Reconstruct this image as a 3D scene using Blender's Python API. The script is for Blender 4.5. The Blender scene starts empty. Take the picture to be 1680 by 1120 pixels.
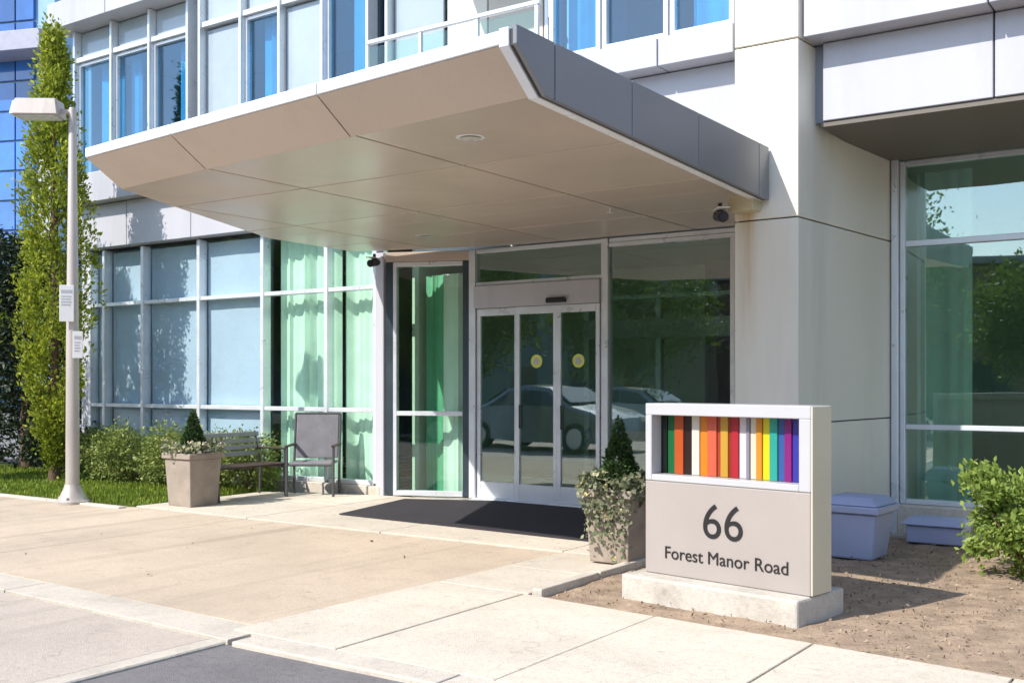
import bpy, bmesh, math, random
import numpy as np
from mathutils import Vector, Matrix
random.seed(7)
rng = np.random.default_rng(7)
SC = bpy.context.scene
C = SC.collection
R = math.radians

# ------------------------------------------------------------------ camera
cam = bpy.data.cameras.new('camera')
cam.sensor_width = 36.0
cam.lens = 37.5
cam.shift_y = 65 / 1680
cam.clip_end = 2000
cam_o = bpy.data.objects.new('camera', cam)
cam_o.location = (0, 0, 1.55)
cam_o.rotation_euler = (R(90), 0, R(34.57))
C.objects.link(cam_o)
SC.camera = cam_o

# ------------------------------------------------------------------ sky, sun, exposure
SUN = Vector((-0.40, -1.0, 1.0)).normalized()          # towards the sun
elev = math.asin(SUN.z)
rot = math.atan2(SUN.x, SUN.y)
world = bpy.data.worlds.new('World')
SC.world = world
world.use_nodes = True
wn = world.node_tree
sky = wn.nodes.new('ShaderNodeTexSky')
sky.sky_type = 'NISHITA'
sky.sun_disc = False
sky.sun_elevation = elev
sky.sun_rotation = rot
sky.air_density = 1.0
sky.dust_density = 0.6
sky.ozone_density = 1.6
wn.links.new(sky.outputs[0], wn.nodes['Background'].inputs[0])
wn.nodes['Background'].inputs[1].default_value = 0.15
sl = bpy.data.lights.new('sun', 'SUN')
sl.energy = 3.4
sl.angle = R(0.5)
sl.color = (1.0, 0.945, 0.86)
so = bpy.data.objects.new('sun', sl)
so.rotation_euler = (-SUN).to_track_quat('-Z', 'Y').to_euler()
so.location = (-8, -20, 20)
C.objects.link(so)
SC.view_settings.view_transform = 'Standard'
SC.view_settings.look = 'None'
SC.view_settings.exposure = 0.85
SC.view_settings.gamma = 1.0
SC.cycles.max_bounces = 5
SC.cycles.diffuse_bounces = 3
SC.cycles.glossy_bounces = 2
SC.cycles.transparent_max_bounces = 10

# ------------------------------------------------------------------ materials
MATS = {}
def _nt(name):
    m = bpy.data.materials.new(name)
    m.use_nodes = True
    nt = m.node_tree
    return m, nt, nt.nodes['Principled BSDF']
def _noise(nt, vec, scale, detail=4, rough=0.55):
    n = nt.nodes.new('ShaderNodeTexNoise')
    n.inputs['Scale'].default_value = scale
    n.inputs['Detail'].default_value = detail
    n.inputs['Roughness'].default_value = rough
    nt.links.new(vec, n.inputs['Vector'])
    return n.outputs['Fac']
def _geo(nt):
    return nt.nodes.new('ShaderNodeNewGeometry')
def _map(nt, v, a, b, c, d):
    n = nt.nodes.new('ShaderNodeMapRange')
    for i, x in enumerate((a, b, c, d)):
        n.inputs[i + 1].default_value = x
    nt.links.new(v, n.inputs[0])
    return n.outputs[0]
def _mixc(nt, fac, a, b):
    n = nt.nodes.new('ShaderNodeMix')
    n.data_type = 'RGBA'
    nt.links.new(fac, n.inputs[0])
    for i, x in ((6, a), (7, b)):
        if isinstance(x, (tuple, list)):
            n.inputs[i].default_value = (*x[:3], 1)
        else:
            nt.links.new(x, n.inputs[i])
    return n.outputs[2]
def surf(name, col, rough=0.5, metal=0.0, var=0.12, scale=3.0, fine=60.0, bump=0.0, spec=0.5, coat=0.0,
         stain=None, island=0.0, bscale=None, streak=False, grime=0.0, tyre=0.0):
    """painted / mineral surface: broad tone variation, fine grain, optional stains and bump"""
    if name in MATS:
        return MATS[name]
    m, nt, p = _nt(name)
    g = _geo(nt)
    vec = g.outputs['Position']
    if streak:
        mp = nt.nodes.new('ShaderNodeMapping')
        mp.inputs['Scale'].default_value = (1, 1, 0.15)
        nt.links.new(vec, mp.inputs[0]); svec = mp.outputs[0]
    else:
        svec = vec
    n1 = _noise(nt, svec, scale, 3)
    n2 = _noise(nt, vec, fine, 2)
    lo = tuple(c * (1 - var) for c in col)
    hi = tuple(min(1, c * (1 + var)) for c in col)
    c = _mixc(nt, _map(nt, n1, 0.3, 0.7, 0, 1), lo, hi)
    gl = tuple(0.0 for _ in col)
    c = _mixc(nt, _map(nt, n2, 0.35, 0.75, 0.0, min(0.5, var * 1.2)), c, tuple(x * 0.5 for x in col))
    if stain:
        n3 = _noise(nt, svec, stain[1], 4, 0.65)
        c = _mixc(nt, _map(nt, n3, 0.52, 0.68, 0, stain[2]), c, stain[0])
    if grime:
        c = _mixc(nt, _map(nt, _noise(nt, vec, 34, 2), 0.42, 0.72, 0, 0.42 * grime), c, tuple(x * 0.42 for x in col))
        c = _mixc(nt, _map(nt, _noise(nt, vec, 4.5, 4, 0.7), 0.5, 0.72, 0, 0.45 * grime), c, tuple(x * 0.55 for x in col))
        vo = nt.nodes.new('ShaderNodeTexVoronoi'); vo.inputs['Scale'].default_value = 2.6
        nt.links.new(vec, vo.inputs['Vector'])
        c = _mixc(nt, _map(nt, vo.outputs['Distance'], 0.03, 0.085, 0.5 * grime, 0), c, tuple(x * 0.3 for x in col))
        # hairline cracks
        wob = nt.nodes.new('ShaderNodeVectorMath'); wob.operation = 'ADD'
        nz = nt.nodes.new('ShaderNodeTexNoise'); nz.inputs['Scale'].default_value = 3.0; nz.inputs['Detail'].default_value = 2
        nt.links.new(vec, nz.inputs['Vector']); nt.links.new(vec, wob.inputs[0]); nt.links.new(nz.outputs['Color'], wob.inputs[1])
        vc = nt.nodes.new('ShaderNodeTexVoronoi'); vc.feature = 'DISTANCE_TO_EDGE'; vc.inputs['Scale'].default_value = 0.42
        nt.links.new(wob.outputs[0], vc.inputs['Vector'])
        c = _mixc(nt, _map(nt, vc.outputs['Distance'], 0.0, 0.0045, 0.55 * grime, 0), c, tuple(x * 0.3 for x in col))
    if tyre:
        mp2 = nt.nodes.new('ShaderNodeMapping'); mp2.inputs['Scale'].default_value = (2.6, 0.10, 1)
        mp2.inputs['Rotation'].default_value = (0, 0, 0.12)
        nt.links.new(vec, mp2.inputs[0])
        c = _mixc(nt, _map(nt, _noise(nt, mp2.outputs[0], 1.0, 3), 0.54, 0.68, 0, tyre), c, tuple(x * 0.5 for x in col))
    if island:
        mm = nt.nodes.new('ShaderNodeHueSaturation')
        oi = nt.nodes.new('ShaderNodeObjectInfo')
        nt.links.new(_map(nt, oi.outputs['Random'], 0, 1, 1 - island, 1 + island), mm.inputs['Value'])
        nt.links.new(c, mm.inputs['Color'])
        c = mm.outputs[0]
    nt.links.new(c, p.inputs['Base Color'])
    p.inputs['Metallic'].default_value = metal
    p.inputs['Specular IOR Level'].default_value = spec
    p.inputs['Coat Weight'].default_value = coat
    p.inputs['Coat Roughness'].default_value = 0.03
    nt.links.new(_map(nt, n1, 0.3, 0.7, max(0.02, rough - 0.07), min(1, rough + 0.07)), p.inputs['Roughness'])
    if bump:
        b = nt.nodes.new('ShaderNodeBump')
        b.inputs['Strength'].default_value = min(1.0, bump)
        b.inputs['Distance'].default_value = 0.01
        nt.links.new(_noise(nt, vec, bscale or fine, 4) if bscale else n2, b.inputs['Height'])
        nt.links.new(b.outputs[0], p.inputs['Normal'])
    MATS[name] = m
    return m
def glass(name, tint, refl=0.12, wave=0.02):
    m = bpy.data.materials.new(name); m.use_nodes = True
    nt = m.node_tree
    for n in list(nt.nodes):
        nt.nodes.remove(n)
    out = nt.nodes.new('ShaderNodeOutputMaterial')
    lw = nt.nodes.new('ShaderNodeLayerWeight'); lw.inputs[0].default_value = 0.5
    pw = nt.nodes.new('ShaderNodeMath'); pw.operation = 'POWER'; pw.inputs[1].default_value = 4
    nt.links.new(lw.outputs['Facing'], pw.inputs[0])
    fac = _map(nt, pw.outputs[0], 0, 1, refl, 1.0)
    t = nt.nodes.new('ShaderNodeBsdfTransparent'); t.inputs[0].default_value = (*tint, 1)
    gl = nt.nodes.new('ShaderNodeBsdfGlossy'); gl.inputs['Color'].default_value = (0.92, 0.97, 1, 1)
    gl.inputs['Roughness'].default_value = 0.012
    b = nt.nodes.new('ShaderNodeBump'); b.inputs['Strength'].default_value = wave; b.inputs['Distance'].default_value = 0.1
    g = _geo(nt)
    nt.links.new(_noise(nt, g.outputs['Position'], 1.1, 1), b.inputs['Height'])
    nt.links.new(b.outputs[0], gl.inputs['Normal'])
    mx = nt.nodes.new('ShaderNodeMixShader')
    nt.links.new(fac, mx.inputs[0]); nt.links.new(t.outputs[0], mx.inputs[1]); nt.links.new(gl.outputs[0], mx.inputs[2])
    nt.links.new(mx.outputs[0], out.inputs[0])
    MATS[name] = m
    return m
def leafmat(name, a, b, trans=0.35, rough=0.5):
    m, nt, p = _nt(name)
    g = _geo(nt)
    c = _mixc(nt, g.outputs['Random Per Island'], a, b)
    n = _noise(nt, g.outputs['Position'], 2.5, 3)
    c2 = _mixc(nt, _map(nt, n, 0.35, 0.65, 0, 0.45), c, tuple(x * 0.55 for x in a))
    nt.links.new(c2, p.inputs['Base Color'])
    p.inputs['Roughness'].default_value = rough
    p.inputs['Specular IOR Level'].default_value = 0.3
    tr = nt.nodes.new('ShaderNodeBsdfTranslucent')
    nt.links.new(c2, tr.inputs[0])
    mx = nt.nodes.new('ShaderNodeMixShader'); mx.inputs[0].default_value = trans
    nt.links.new(p.outputs[0], mx.inputs[1]); nt.links.new(tr.outputs[0], mx.inputs[2])
    nt.links.new(mx.outputs[0], nt.nodes['Material Output'].inputs[0])
    MATS[name] = m
    return m

white_panel = surf('white_panel', (0.475, 0.476, 0.52), 0.34, var=0.035, scale=1.2, fine=25, island=0.03, stain=((0.36, 0.355, 0.39), 1.6, 0.4), streak=True)
pillar_panel = surf('pillar_panel', (0.77, 0.725, 0.62), 0.36, var=0.03, scale=1.1, fine=22, island=0.025, stain=((0.56, 0.52, 0.43), 1.3, 0.4), streak=True)
def rust_streak(m):
    # one warm run-off stain below the canopy bracket
    nt = m.node_tree; p = nt.nodes['Principled BSDF']
    src = p.inputs['Base Color'].links[0].from_socket
    sx = nt.nodes.new('ShaderNodeSeparateXYZ'); g = _geo(nt); nt.links.new(g.outputs['Position'], sx.inputs[0])
    d = nt.nodes.new('ShaderNodeMath'); d.operation = 'ADD'; d.inputs[1].default_value = 3.68; nt.links.new(sx.outputs['X'], d.inputs[0])
    ab = nt.nodes.new('ShaderNodeMath'); ab.operation = 'ABSOLUTE'; nt.links.new(d.outputs[0], ab.inputs[0])
    a = _map(nt, ab.outputs[0], 0.02, 0.11, 1, 0); b = _map(nt, sx.outputs['Z'], 1.7, 3.0, 0, 1.0); c = _map(nt, sx.outputs['Y'], 9.1, 9.2, 1, 0)
    top = _map(nt, sx.outputs['Z'], 3.2, 3.3, 1, 0)
    mp = nt.nodes.new('ShaderNodeMapping'); mp.inputs['Scale'].default_value = (22, 22, 1.2); nt.links.new(g.outputs['Position'], mp.inputs[0])
    f = _map(nt, _noise(nt, mp.outputs[0], 1.0, 3), 0.3, 0.7, 0.25, 1)
    for k in (b, c, top, f):
        mu = nt.nodes.new('ShaderNodeMath'); mu.operation = 'MULTIPLY'; nt.links.new(a, mu.inputs[0]); nt.links.new(k, mu.inputs[1]); a = mu.outputs[0]
    nt.links.new(_mixc(nt, a, src, (0.50, 0.33, 0.14)), p.inputs['Base Color'])
rust_streak(pillar_panel)
alu = surf('aluminium_frame', (0.72, 0.75, 0.78), 0.32, 0.35, var=0.05, scale=4, fine=50)
alu_dark = surf('dark_frame', (0.05, 0.07, 0.09), 0.35, 0.3, var=0.08)
pale_glass = surf('blind_fabric', (0.50, 0.60, 0.68), 0.8, var=0.06, scale=0.9, fine=60, island=0.05)
grey_spandrel = surf('grey_spandrel_glass', (0.37, 0.44, 0.49), 0.12, var=0.05, scale=1.4, fine=12, coat=0.6, island=0.06)
soffit_mat = surf('soffit_panel_metal', (0.57, 0.475, 0.395), 0.36, 0.15, var=0.06, scale=0.8, fine=30, island=0.045, stain=((0.45, 0.36, 0.29), 0.9, 0.35))
slate_mat = surf('slate_panel_metal', (0.21, 0.215, 0.235), 0.42, 0.3, var=0.07, scale=1.5, fine=40, island=0.05)
edge_white = surf('white_edge_metal', (0.80, 0.82, 0.86), 0.3, var=0.03)
joint_dark = surf('dark_joint_backing', (0.06, 0.055, 0.05), 0.8, var=0.1)  # dark backing colour that shows in the panel and slab gaps
roof_mat = surf('roof_membrane', (0.32, 0.32, 0.32), 0.9, var=0.15, bump=0.3)
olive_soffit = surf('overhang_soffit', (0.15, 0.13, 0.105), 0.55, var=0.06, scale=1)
interior_wall = surf('interior_wall', (0.66, 0.70, 0.62), 0.8, var=0.06)
interior_floor = surf('interior_floor', (0.46, 0.43, 0.38), 0.25, var=0.1)
interior_ceiling = surf('interior_ceiling', (0.72, 0.74, 0.70), 0.9, var=0.03)
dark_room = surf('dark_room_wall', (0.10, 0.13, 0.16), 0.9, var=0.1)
curtain_mat = surf('curtain_fabric', (0.80, 0.84, 0.80), 0.9, var=0.06, scale=4, fine=90)
curtain_blue = surf('sheer_curtain_fabric', (0.72, 0.82, 0.82), 0.9, var=0.08, scale=4, fine=90)
green_glass = glass('green_tint_glass', (0.86, 0.965, 0.91), 0.045)
lobby_glass = glass('lobby_glass', (0.78, 0.91, 0.84), 0.15)
blue_glass = glass('blue_tint_glass', (0.46, 0.74, 0.90), 0.10)
window_glass = glass('reflective_window_glass', (0.74, 0.89, 0.80), 0.19)
clear_glass = glass('clear_window_glass', (0.93, 0.965, 0.98), 0.05, 0.03)
black_plastic = surf('black_plastic', (0.02, 0.02, 0.022), 0.35, var=0.1)
white_plastic = surf('white_plastic', (0.75, 0.75, 0.74), 0.4, var=0.04)
conc = dict(fine=120, bump=0.5, grime=0.6)
driveway_mat = surf('driveway_concrete', (0.56, 0.455, 0.345), 0.85, var=0.10, scale=0.8, stain=((0.43, 0.35, 0.265), 0.7, 0.5), tyre=0.4, **conc)
walk_mat = surf('walk_concrete', (0.63, 0.56, 0.46), 0.85, var=0.08, scale=1.1, stain=((0.50, 0.43, 0.345), 1.0, 0.4), island=0.04, **conc)
kerb_mat = surf('kerb_concrete', (0.60, 0.54, 0.455), 0.85, var=0.09, scale=2.0, stain=((0.36, 0.31, 0.26), 2.2, 0.4), **conc)
apron_mat = surf('apron_concrete', (0.52, 0.445, 0.375), 0.85, var=0.09, scale=0.9, stain=((0.42, 0.355, 0.31), 1.1, 0.4), tyre=0.35, **conc)
base_mat = surf('sign_base_concrete', (0.55, 0.51, 0.45), 0.85, var=0.1, scale=3, stain=((0.34, 0.31, 0.26), 2.6, 0.5), **conc)
asphalt_mat = surf('asphalt', (0.22, 0.205, 0.205), 0.9, var=0.16, scale=1.2, fine=170, bump=0.9, stain=((0.16, 0.15, 0.15), 1.4, 0.5), grime=0.8)
shade_sheet_mat = surf('entrance_shade_colour', (0.035, 0.03, 0.036), 0.95, var=0.2, scale=2, fine=140, bump=0.8)  # dark colour standing in for the canopy's shade on the ground
mulch_mat = surf('mulch', (0.34, 0.25, 0.175), 0.95, var=0.3, scale=5, fine=45, bump=1.0, stain=((0.27, 0.19, 0.13), 3, 0.5))
chip_mat = leafmat('mulch_chip', (0.20, 0.135, 0.09), (0.50, 0.39, 0.28), 0.0, 0.9)
soil_mat = surf('soil', (0.06, 0.04, 0.028), 0.95, var=0.3, fine=60, bump=1)
ground_mat = surf('distant_ground', (0.20, 0.19, 0.18), 0.9, var=0.2, scale=0.4, fine=20)
lawn_mat = surf('lawn_soil', (0.09, 0.15, 0.03), 0.95, var=0.3, scale=2, fine=60, bump=1)
bark = surf('bark', (0.14, 0.085, 0.055), 0.9, var=0.3, scale=9, fine=50, bump=1)
lamp_metal = surf('weathered_pole_metal', (0.50, 0.45, 0.41), 0.5, 0.25, var=0.10, scale=3, fine=40, stain=((0.33, 0.27, 0.23), 4, 0.5), streak=True)
planter_mat = surf('planter_concrete', (0.33, 0.275, 0.225), 0.85, var=0.14, scale=5, fine=90, bump=0.5, stain=((0.25, 0.19, 0.15), 4, 0.6))
bench_wood = surf('dark_stained_wood', (0.055, 0.030, 0.022), 0.55, var=0.25, scale=8, fine=60)
steel = surf('grey_powder_coat', (0.09, 0.09, 0.095), 0.45, 0.2, var=0.1)
woven = surf('grey_woven_mesh', (0.20, 0.195, 0.21), 0.8, var=0.15, scale=6, fine=120, bump=0.6)
bin_mat = surf('lilac_grey_tub', (0.36, 0.41, 0.60), 0.5, var=0.06, scale=3)
sign_grey = surf('sign_taupe_metal', (0.375, 0.335, 0.31), 0.38, 0.1, var=0.035, scale=1.5, fine=50)
sign_white = surf('sign_white_metal', (0.46, 0.46, 0.475), 0.35, var=0.03, scale=2)
sign_side = surf('sign_side_bounce_tint', (0.62, 0.56, 0.43), 0.4, var=0.05, scale=2)  # warm bounced light on the sign's right side, put into its colour
letter_mat = surf('black_letter', (0.015, 0.014, 0.016), 0.4, var=0.05)

# ------------------------------------------------------------------ mesh builder
def link(o, parent=None, inv=None):
    C.objects.link(o)
    if parent is not None:
        o.parent = parent
        if inv is not None:
            o.matrix_parent_inverse = inv
    return o
class MB:
    def __init__(s):
        s.v, s.f = [], []
    def poly(s, pts):
        n = len(s.v); s.v += [tuple(p) for p in pts]; s.f.append(tuple(range(n, n + len(pts)))); return s
    def box(s, x0, x1, y0, y1, z0, z1):
        return s.prism([(x0, y0), (x1, y0), (x1, y1), (x0, y1)], z0, z1)
    def prism(s, poly, z0, z1, top=None):
        n = len(s.v); k = len(poly); top = top or poly
        s.v += [(x, y, z0) for x, y in poly] + [(x, y, z1) for x, y in top]
        s.f.append(tuple(n + i for i in reversed(range(k)))); s.f.append(tuple(n + k + i for i in range(k)))
        for i in range(k):
            j = (i + 1) % k
            s.f.append((n + i, n + j, n + k + j, n + k + i))
        return s
    def hexa(s, b, t):
        n = len(s.v); s.v += [tuple(p) for p in b] + [tuple(p) for p in t]; k = len(b)
        s.f.append(tuple(n + i for i in reversed(range(k)))); s.f.append(tuple(n + k + i for i in range(k)))
        for i in range(k):
            j = (i + 1) % k
            s.f.append((n + i, n + j, n + k + j, n + k + i))
        return s
    def tube(s, p0, p1, r0, r1=None, n=10, caps=True):
        r1 = r0 if r1 is None else r1
        p0, p1 = Vector(p0), Vector(p1); d = (p1 - p0).normalized()
        a = d.orthogonal().normalized(); b = d.cross(a); k = len(s.v)
        for p, r in ((p0, r0), (p1, r1)):
            for i in range(n):
                t = 2 * math.pi * i / n
                s.v.append(tuple(p + (a * math.cos(t) + b * math.sin(t)) * r))
        for i in range(n):
            j = (i + 1) % n
            s.f.append((k + i, k + j, k + n + j, k + n + i))
        if caps:
            s.f.append(tuple(k + i for i in reversed(range(n)))); s.f.append(tuple(k + n + i for i in range(n)))
        return s
    def lathe(s, prof, c=(0, 0, 0), n=20):
        k = len(s.v); m = len(prof)
        for i in range(n):
            t = 2 * math.pi * i / n
            for r, z in prof:
                s.v.append((c[0] + r * math.cos(t), c[1] + r * math.sin(t), c[2] + z))
        for i in range(n):
            j = (i + 1) % n
            for q in range(m - 1):
                s.f.append((k + i * m + q, k + j * m + q, k + j * m + q + 1, k + i * m + q + 1))
        s.f.append(tuple(k + i * m for i in reversed(range(n)))); s.f.append(tuple(k + i * m + m - 1 for i in range(n)))
        return s
    def build(s, name, mat, parent=None, bevel=0.0, smooth=False, inv=None, seg=1, merge=False):
        me = bpy.data.meshes.new(name)
        me.from_pydata(s.v, [], s.f)
        if bevel or merge:
            bm = bmesh.new(); bm.from_mesh(me)
            if merge:
                bmesh.ops.remove_doubles(bm, verts=bm.verts, dist=1e-4)
            if bevel:
                bmesh.ops.bevel(bm, geom=list(bm.edges), offset=bevel, segments=seg, affect='EDGES', profile=0.5, clamp_overlap=True)
            bm.to_mesh(me); bm.free()
        me.materials.append(mat)
        if smooth:
            for p in me.polygons:
                p.use_smooth = True
            me.set_sharp_from_angle(angle=R(40))
        o = bpy.data.objects.new(name, me)
        return link(o, parent, inv)
def tag(o, label=None, cat=None, group=None, kind=None):
    for k, v in (('label', label), ('category', cat), ('group', group), ('kind', kind)):
        if v:
            o[k] = v
    return o
def empty(name, loc=(0, 0, 0), rz=0.0, label=None, cat=None, group=None):
    o = bpy.data.objects.new(name, None)
    o.empty_display_size = 0.2
    o.location = loc; o.rotation_euler = (0, 0, rz)
    C.objects.link(o)
    return tag(o, label, cat, group)
def copy_tree(o, parent=None):
    c = o.copy(); C.objects.link(c)
    if parent is not None:
        c.parent = parent
        c.matrix_parent_inverse = o.matrix_parent_inverse.copy()
    for ch in list(o.children):
        copy_tree(ch, c)
    return c
def clip(poly, conv):
    """Sutherland-Hodgman: clip poly by the convex counter-clockwise polygon conv"""
    out = list(poly)
    for i in range(len(conv)):
        a, b = conv[i], conv[(i + 1) % len(conv)]
        def side(p): return (b[0] - a[0]) * (p[1] - a[1]) - (b[1] - a[1]) * (p[0] - a[0])
        res = []
        for j in range(len(out)):
            p, q = out[j], out[(j + 1) % len(out)]
            sp, sq = side(p), side(q)
            if sp >= 0: res.append(p)
            if sp * sq < 0:
                t = sp / (sp - sq); res.append((p[0] + (q[0] - p[0]) * t, p[1] + (q[1] - p[1]) * t))
        out = res
        if len(out) < 3: return []
    area = 0.5 * sum(out[i][0] * out[(i + 1) % len(out)][1] - out[(i + 1) % len(out)][0] * out[i][1] for i in range(len(out)))
    return out if abs(area) > 0.004 else []

# ------------------------------------------------------------------ leaves
def leaf_mesh(name, mat, pts, size, parent=None, up=0.0, outward=None, aspect=1.8, kind=None, inv=None):
    """one small folded leaf (two quads = diamond) per point"""
    n = len(pts)
    d = rng.normal(size=(n, 3))
    if outward is not None:
        d = d * 0.7 + outward
    d[:, 2] += up
    d /= np.linalg.norm(d, axis=1)[:, None] + 1e-9
    q = rng.normal(size=(n, 3))
    s = np.cross(d, q); s /= np.linalg.norm(s, axis=1)[:, None] + 1e-9
    nn = np.cross(s, d)
    L = (size * rng.uniform(0.6, 1.35, n))[:, None]
    W = L / aspect * 0.5
    v = np.empty((n, 4, 3))
    v[:, 0] = pts
    v[:, 1] = pts + d * L * 0.5 + s * W + nn * L * 0.10
    v[:, 2] = pts + d * L
    v[:, 3] = pts + d * L * 0.5 - s * W + nn * L * 0.10
    me = bpy.data.meshes.new(name)
    me.vertices.add(n * 4); me.vertices.foreach_set('co', v.ravel())
    idx = np.arange(n * 4).reshape(n, 4)
    tri = np.stack([idx[:, [0, 1, 2]], idx[:, [0, 2, 3]]], 1).reshape(-1)
    me.loops.add(len(tri)); me.loops.foreach_set('vertex_index', tri.astype(np.int32))
    me.polygons.add(n * 2)
    me.polygons.foreach_set('loop_start', np.arange(0, n * 6, 3, dtype=np.int32))
    me.update(calc_edges=True)
    me.materials.append(mat)
    o = bpy.data.objects.new(name, me)
    link(o, parent, inv)
    if kind: o['kind'] = kind
    return o
def blob_points(n, center, rad, clumps=40, spread=0.22, shell=0.55):
    """leaf positions in uneven clumps filling an ellipsoid; returns points and outward directions"""
    c = rng.normal(size=(clumps, 3)); c /= np.linalg.norm(c, axis=1)[:, None]
    c *= (shell + (1 - shell) * rng.random(clumps))[:, None] * rng.uniform(0.78, 1.06, clumps)[:, None]
    k = rng.integers(0, clumps, n)
    p = c[k] + rng.normal(size=(n, 3)) * spread
    out = p / (np.linalg.norm(p, axis=1)[:, None] + 1e-6)
    pts = p * np.array(rad) + np.array(center)
    return pts, out

leaf_cedar = leafmat('cedar_leaf', (0.17, 0.24, 0.02), (0.56, 0.60, 0.07), 0.4)
leaf_box = leafmat('boxwood_leaf', (0.12, 0.18, 0.035), (0.46, 0.52, 0.15), 0.3)
leaf_dark = leafmat('dark_conifer_leaf', (0.015, 0.03, 0.018), (0.05, 0.075, 0.03), 0.15)
leaf_topiary = leafmat('topiary_leaf', (0.03, 0.07, 0.02), (0.10, 0.17, 0.05), 0.2)
leaf_bright = leafmat('bright_shrub_leaf', (0.16, 0.25, 0.04), (0.40, 0.50, 0.12), 0.35)
leaf_tree = leafmat('street_tree_leaf', (0.07, 0.12, 0.02), (0.22, 0.30, 0.05), 0.5)
leaf_trail = leafmat('trailing_leaf', (0.10, 0.13, 0.06), (0.36, 0.38, 0.24), 0.25)
grass_mat = leafmat('grass_blade', (0.15, 0.24, 0.025), (0.42, 0.50, 0.07), 0.35)
petal_mat = leafmat('petal', (0.75, 0.70, 0.60), (0.85, 0.72, 0.25), 0.3)

# ================================================================== GROUND
def ground_poly(name, pts, z, mat, thick=0.0, label=None):
    m = MB()
    if thick: m.prism(pts, z - thick, z)
    else: m.poly([(x, y, z) for x, y in pts])
    o = m.build(name, mat)
    tag(o, kind='structure')
    if label: o['label'] = label
    return o
def rect(x0, x1, y0, y1): return [(x0, y0), (x1, y0), (x1, y1), (x0, y1)]
g = ground_poly('ground', rect(-400, 400, -400, 400), -0.14, ground_mat, label='open ground around the building')
road = ground_poly('road', [(-5.0, -60), (60, -60), (60, 4.27), (-5.0, 4.27)], -0.016, asphalt_mat, label='grey asphalt road at the bottom of the picture')
apron = ground_poly('apron', [(-60, -60), (-5.02, -60), (-5.02, 4.28), (-60, 4.80)], -0.062, asphalt_mat)
apron['label'] = 'lane in front of the driveway'
# big slabs, joints between them are real gaps
def slab_field(root_name, clip_poly, xs, ys, z, mat, gap=0.012, thick=0.08, label=None, bevel=0.004, skew=0.0):
    root = bpy.data.objects.new(root_name, None); C.objects.link(root)
    tag(root, label, kind='structure')
    for i in range(len(xs) - 1):
        for j in range(len(ys) - 1):
            cell = [(xs[i] + gap / 2, ys[j] + gap / 2), (xs[i + 1] - gap / 2, ys[j] + gap / 2), (xs[i + 1] - gap / 2, ys[j + 1] - gap / 2), (xs[i] + gap / 2, ys[j + 1] - gap / 2)]
            if skew: cell = [(x, y + skew * (x + 4.2)) for x, y in cell]
            p = clip(cell, clip_poly)
            if p:
                o = MB().prism(p, z - thick, z + random.uniform(-0.0015, 0.0015)).build('slab', mat, root, bevel=bevel)
    return root
# under-layers seen in the joints
ground_poly('subgrade', [(-40, 4.82), (-5.2, 4.42), (14, 4.42), (14, 12.4), (-40, 12.4)], -0.075, joint_dark, label='bedding under the paving slabs')
slab_field('apron_paving', [(-16, -6), (-5.17, -6), (-5.17, 4.27), (-16, 4.62)], [-16, -12.4, -8.8, -5.15], [-6, -2.4, 1.0, 5.0], -0.004, apron_mat, label='pinkish concrete paving left of the asphalt wedge', thick=0.05)
# flush band between the lane and driveway and the kerb along the pavement
band = bpy.data.objects.new('concrete_band', None); C.objects.link(band); tag(band, 'pale flush concrete band across the driveway mouth', kind='structure')
xs = [-16, -13, -10.2, -7.6, -5.03]
for a, b in zip(xs[:-1], xs[1:]):
    f = lambda x: 4.30 - 0.033 * (x + 5.0)
    MB().prism([(a + .006, f(a)), (b - .006, f(b)), (b - .006, f(b) + .33), (a + .006, f(a) + .36)], -0.07, 0.002).build('slab', kerb_mat, band, bevel=0.003)
kb = bpy.data.objects.new('kerb', None); C.objects.link(kb); tag(kb, 'pale concrete kerb between pavement and asphalt', kind='structure')
xs = [-4.95, -3.4, -1.9, -0.4, 1.1, 2.6, 4.1, 5.6]
for a, b in zip(xs[:-1], xs[1:]):
    MB().prism([(a + .006, 4.25), (b - .006, 4.25), (b - .006, 4.47), (a + .006, 4.47)], -0.2, 0.014).build('kerb_stone', kerb_mat, kb, bevel=0.010, seg=2)
es = bpy.data.objects.new('edge_strip_paving', None); C.objects.link(es); tag(es, 'narrow pale strip between pinkish paving and asphalt', kind='structure')
for a in range(6):
    MB().box(-5.155, -5.01, 4.27 - (a + 1) * 1.6 + .01, 4.27 - a * 1.6, -0.07, 0.0).build('kerb_stone', kerb_mat, es, bevel=0.008)
slab_field('driveway', [(-16, 5.02), (-5.22, 4.66), (-5.10, 8.2), (-11.25, 8.2), (-16, 7.72)], [-16, -13.4, -9.3, -5.0], [4.6, 9.0], 0.0, driveway_mat, label='brownish concrete driveway in front of the canopy', gap=0.01)
slab_field('entrance_walk', [(-11.3, 8.215), (-4.3, 8.215), (-4.3, 11.0), (-8.3, 11.32), (-9.62, 10.86), (-11.3, 10.7)], [-11.3, -9.3, -7.3, -5.1, -4.2], [8.2, 9.7, 11.4], 0.012, walk_mat, label='pale concrete walk along the entrance')
slab_field('pavement', [(-5.19, 4.48), (8, 4.48), (8, 5.0), (-4.25, 6.42), (-5.14, 6.44)], [-5.3, -4.32, -3.2, -2.1, -1.0, 0.1, 1.2, 2.3, 4, 6, 8], [4.4, 6.46], 0.010, walk_mat, label='cream concrete pavement slabs in front of the sign')
slab_field('side_walk', [(-5.125, 6.45), (-4.30, 6.45), (-4.30, 8.2), (-5.085, 8.2)], [-5.3, -4.2], [6.44, 7.35, 8.25], 0.010, walk_mat, label='cream concrete walk beside the planter and bed')
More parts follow.
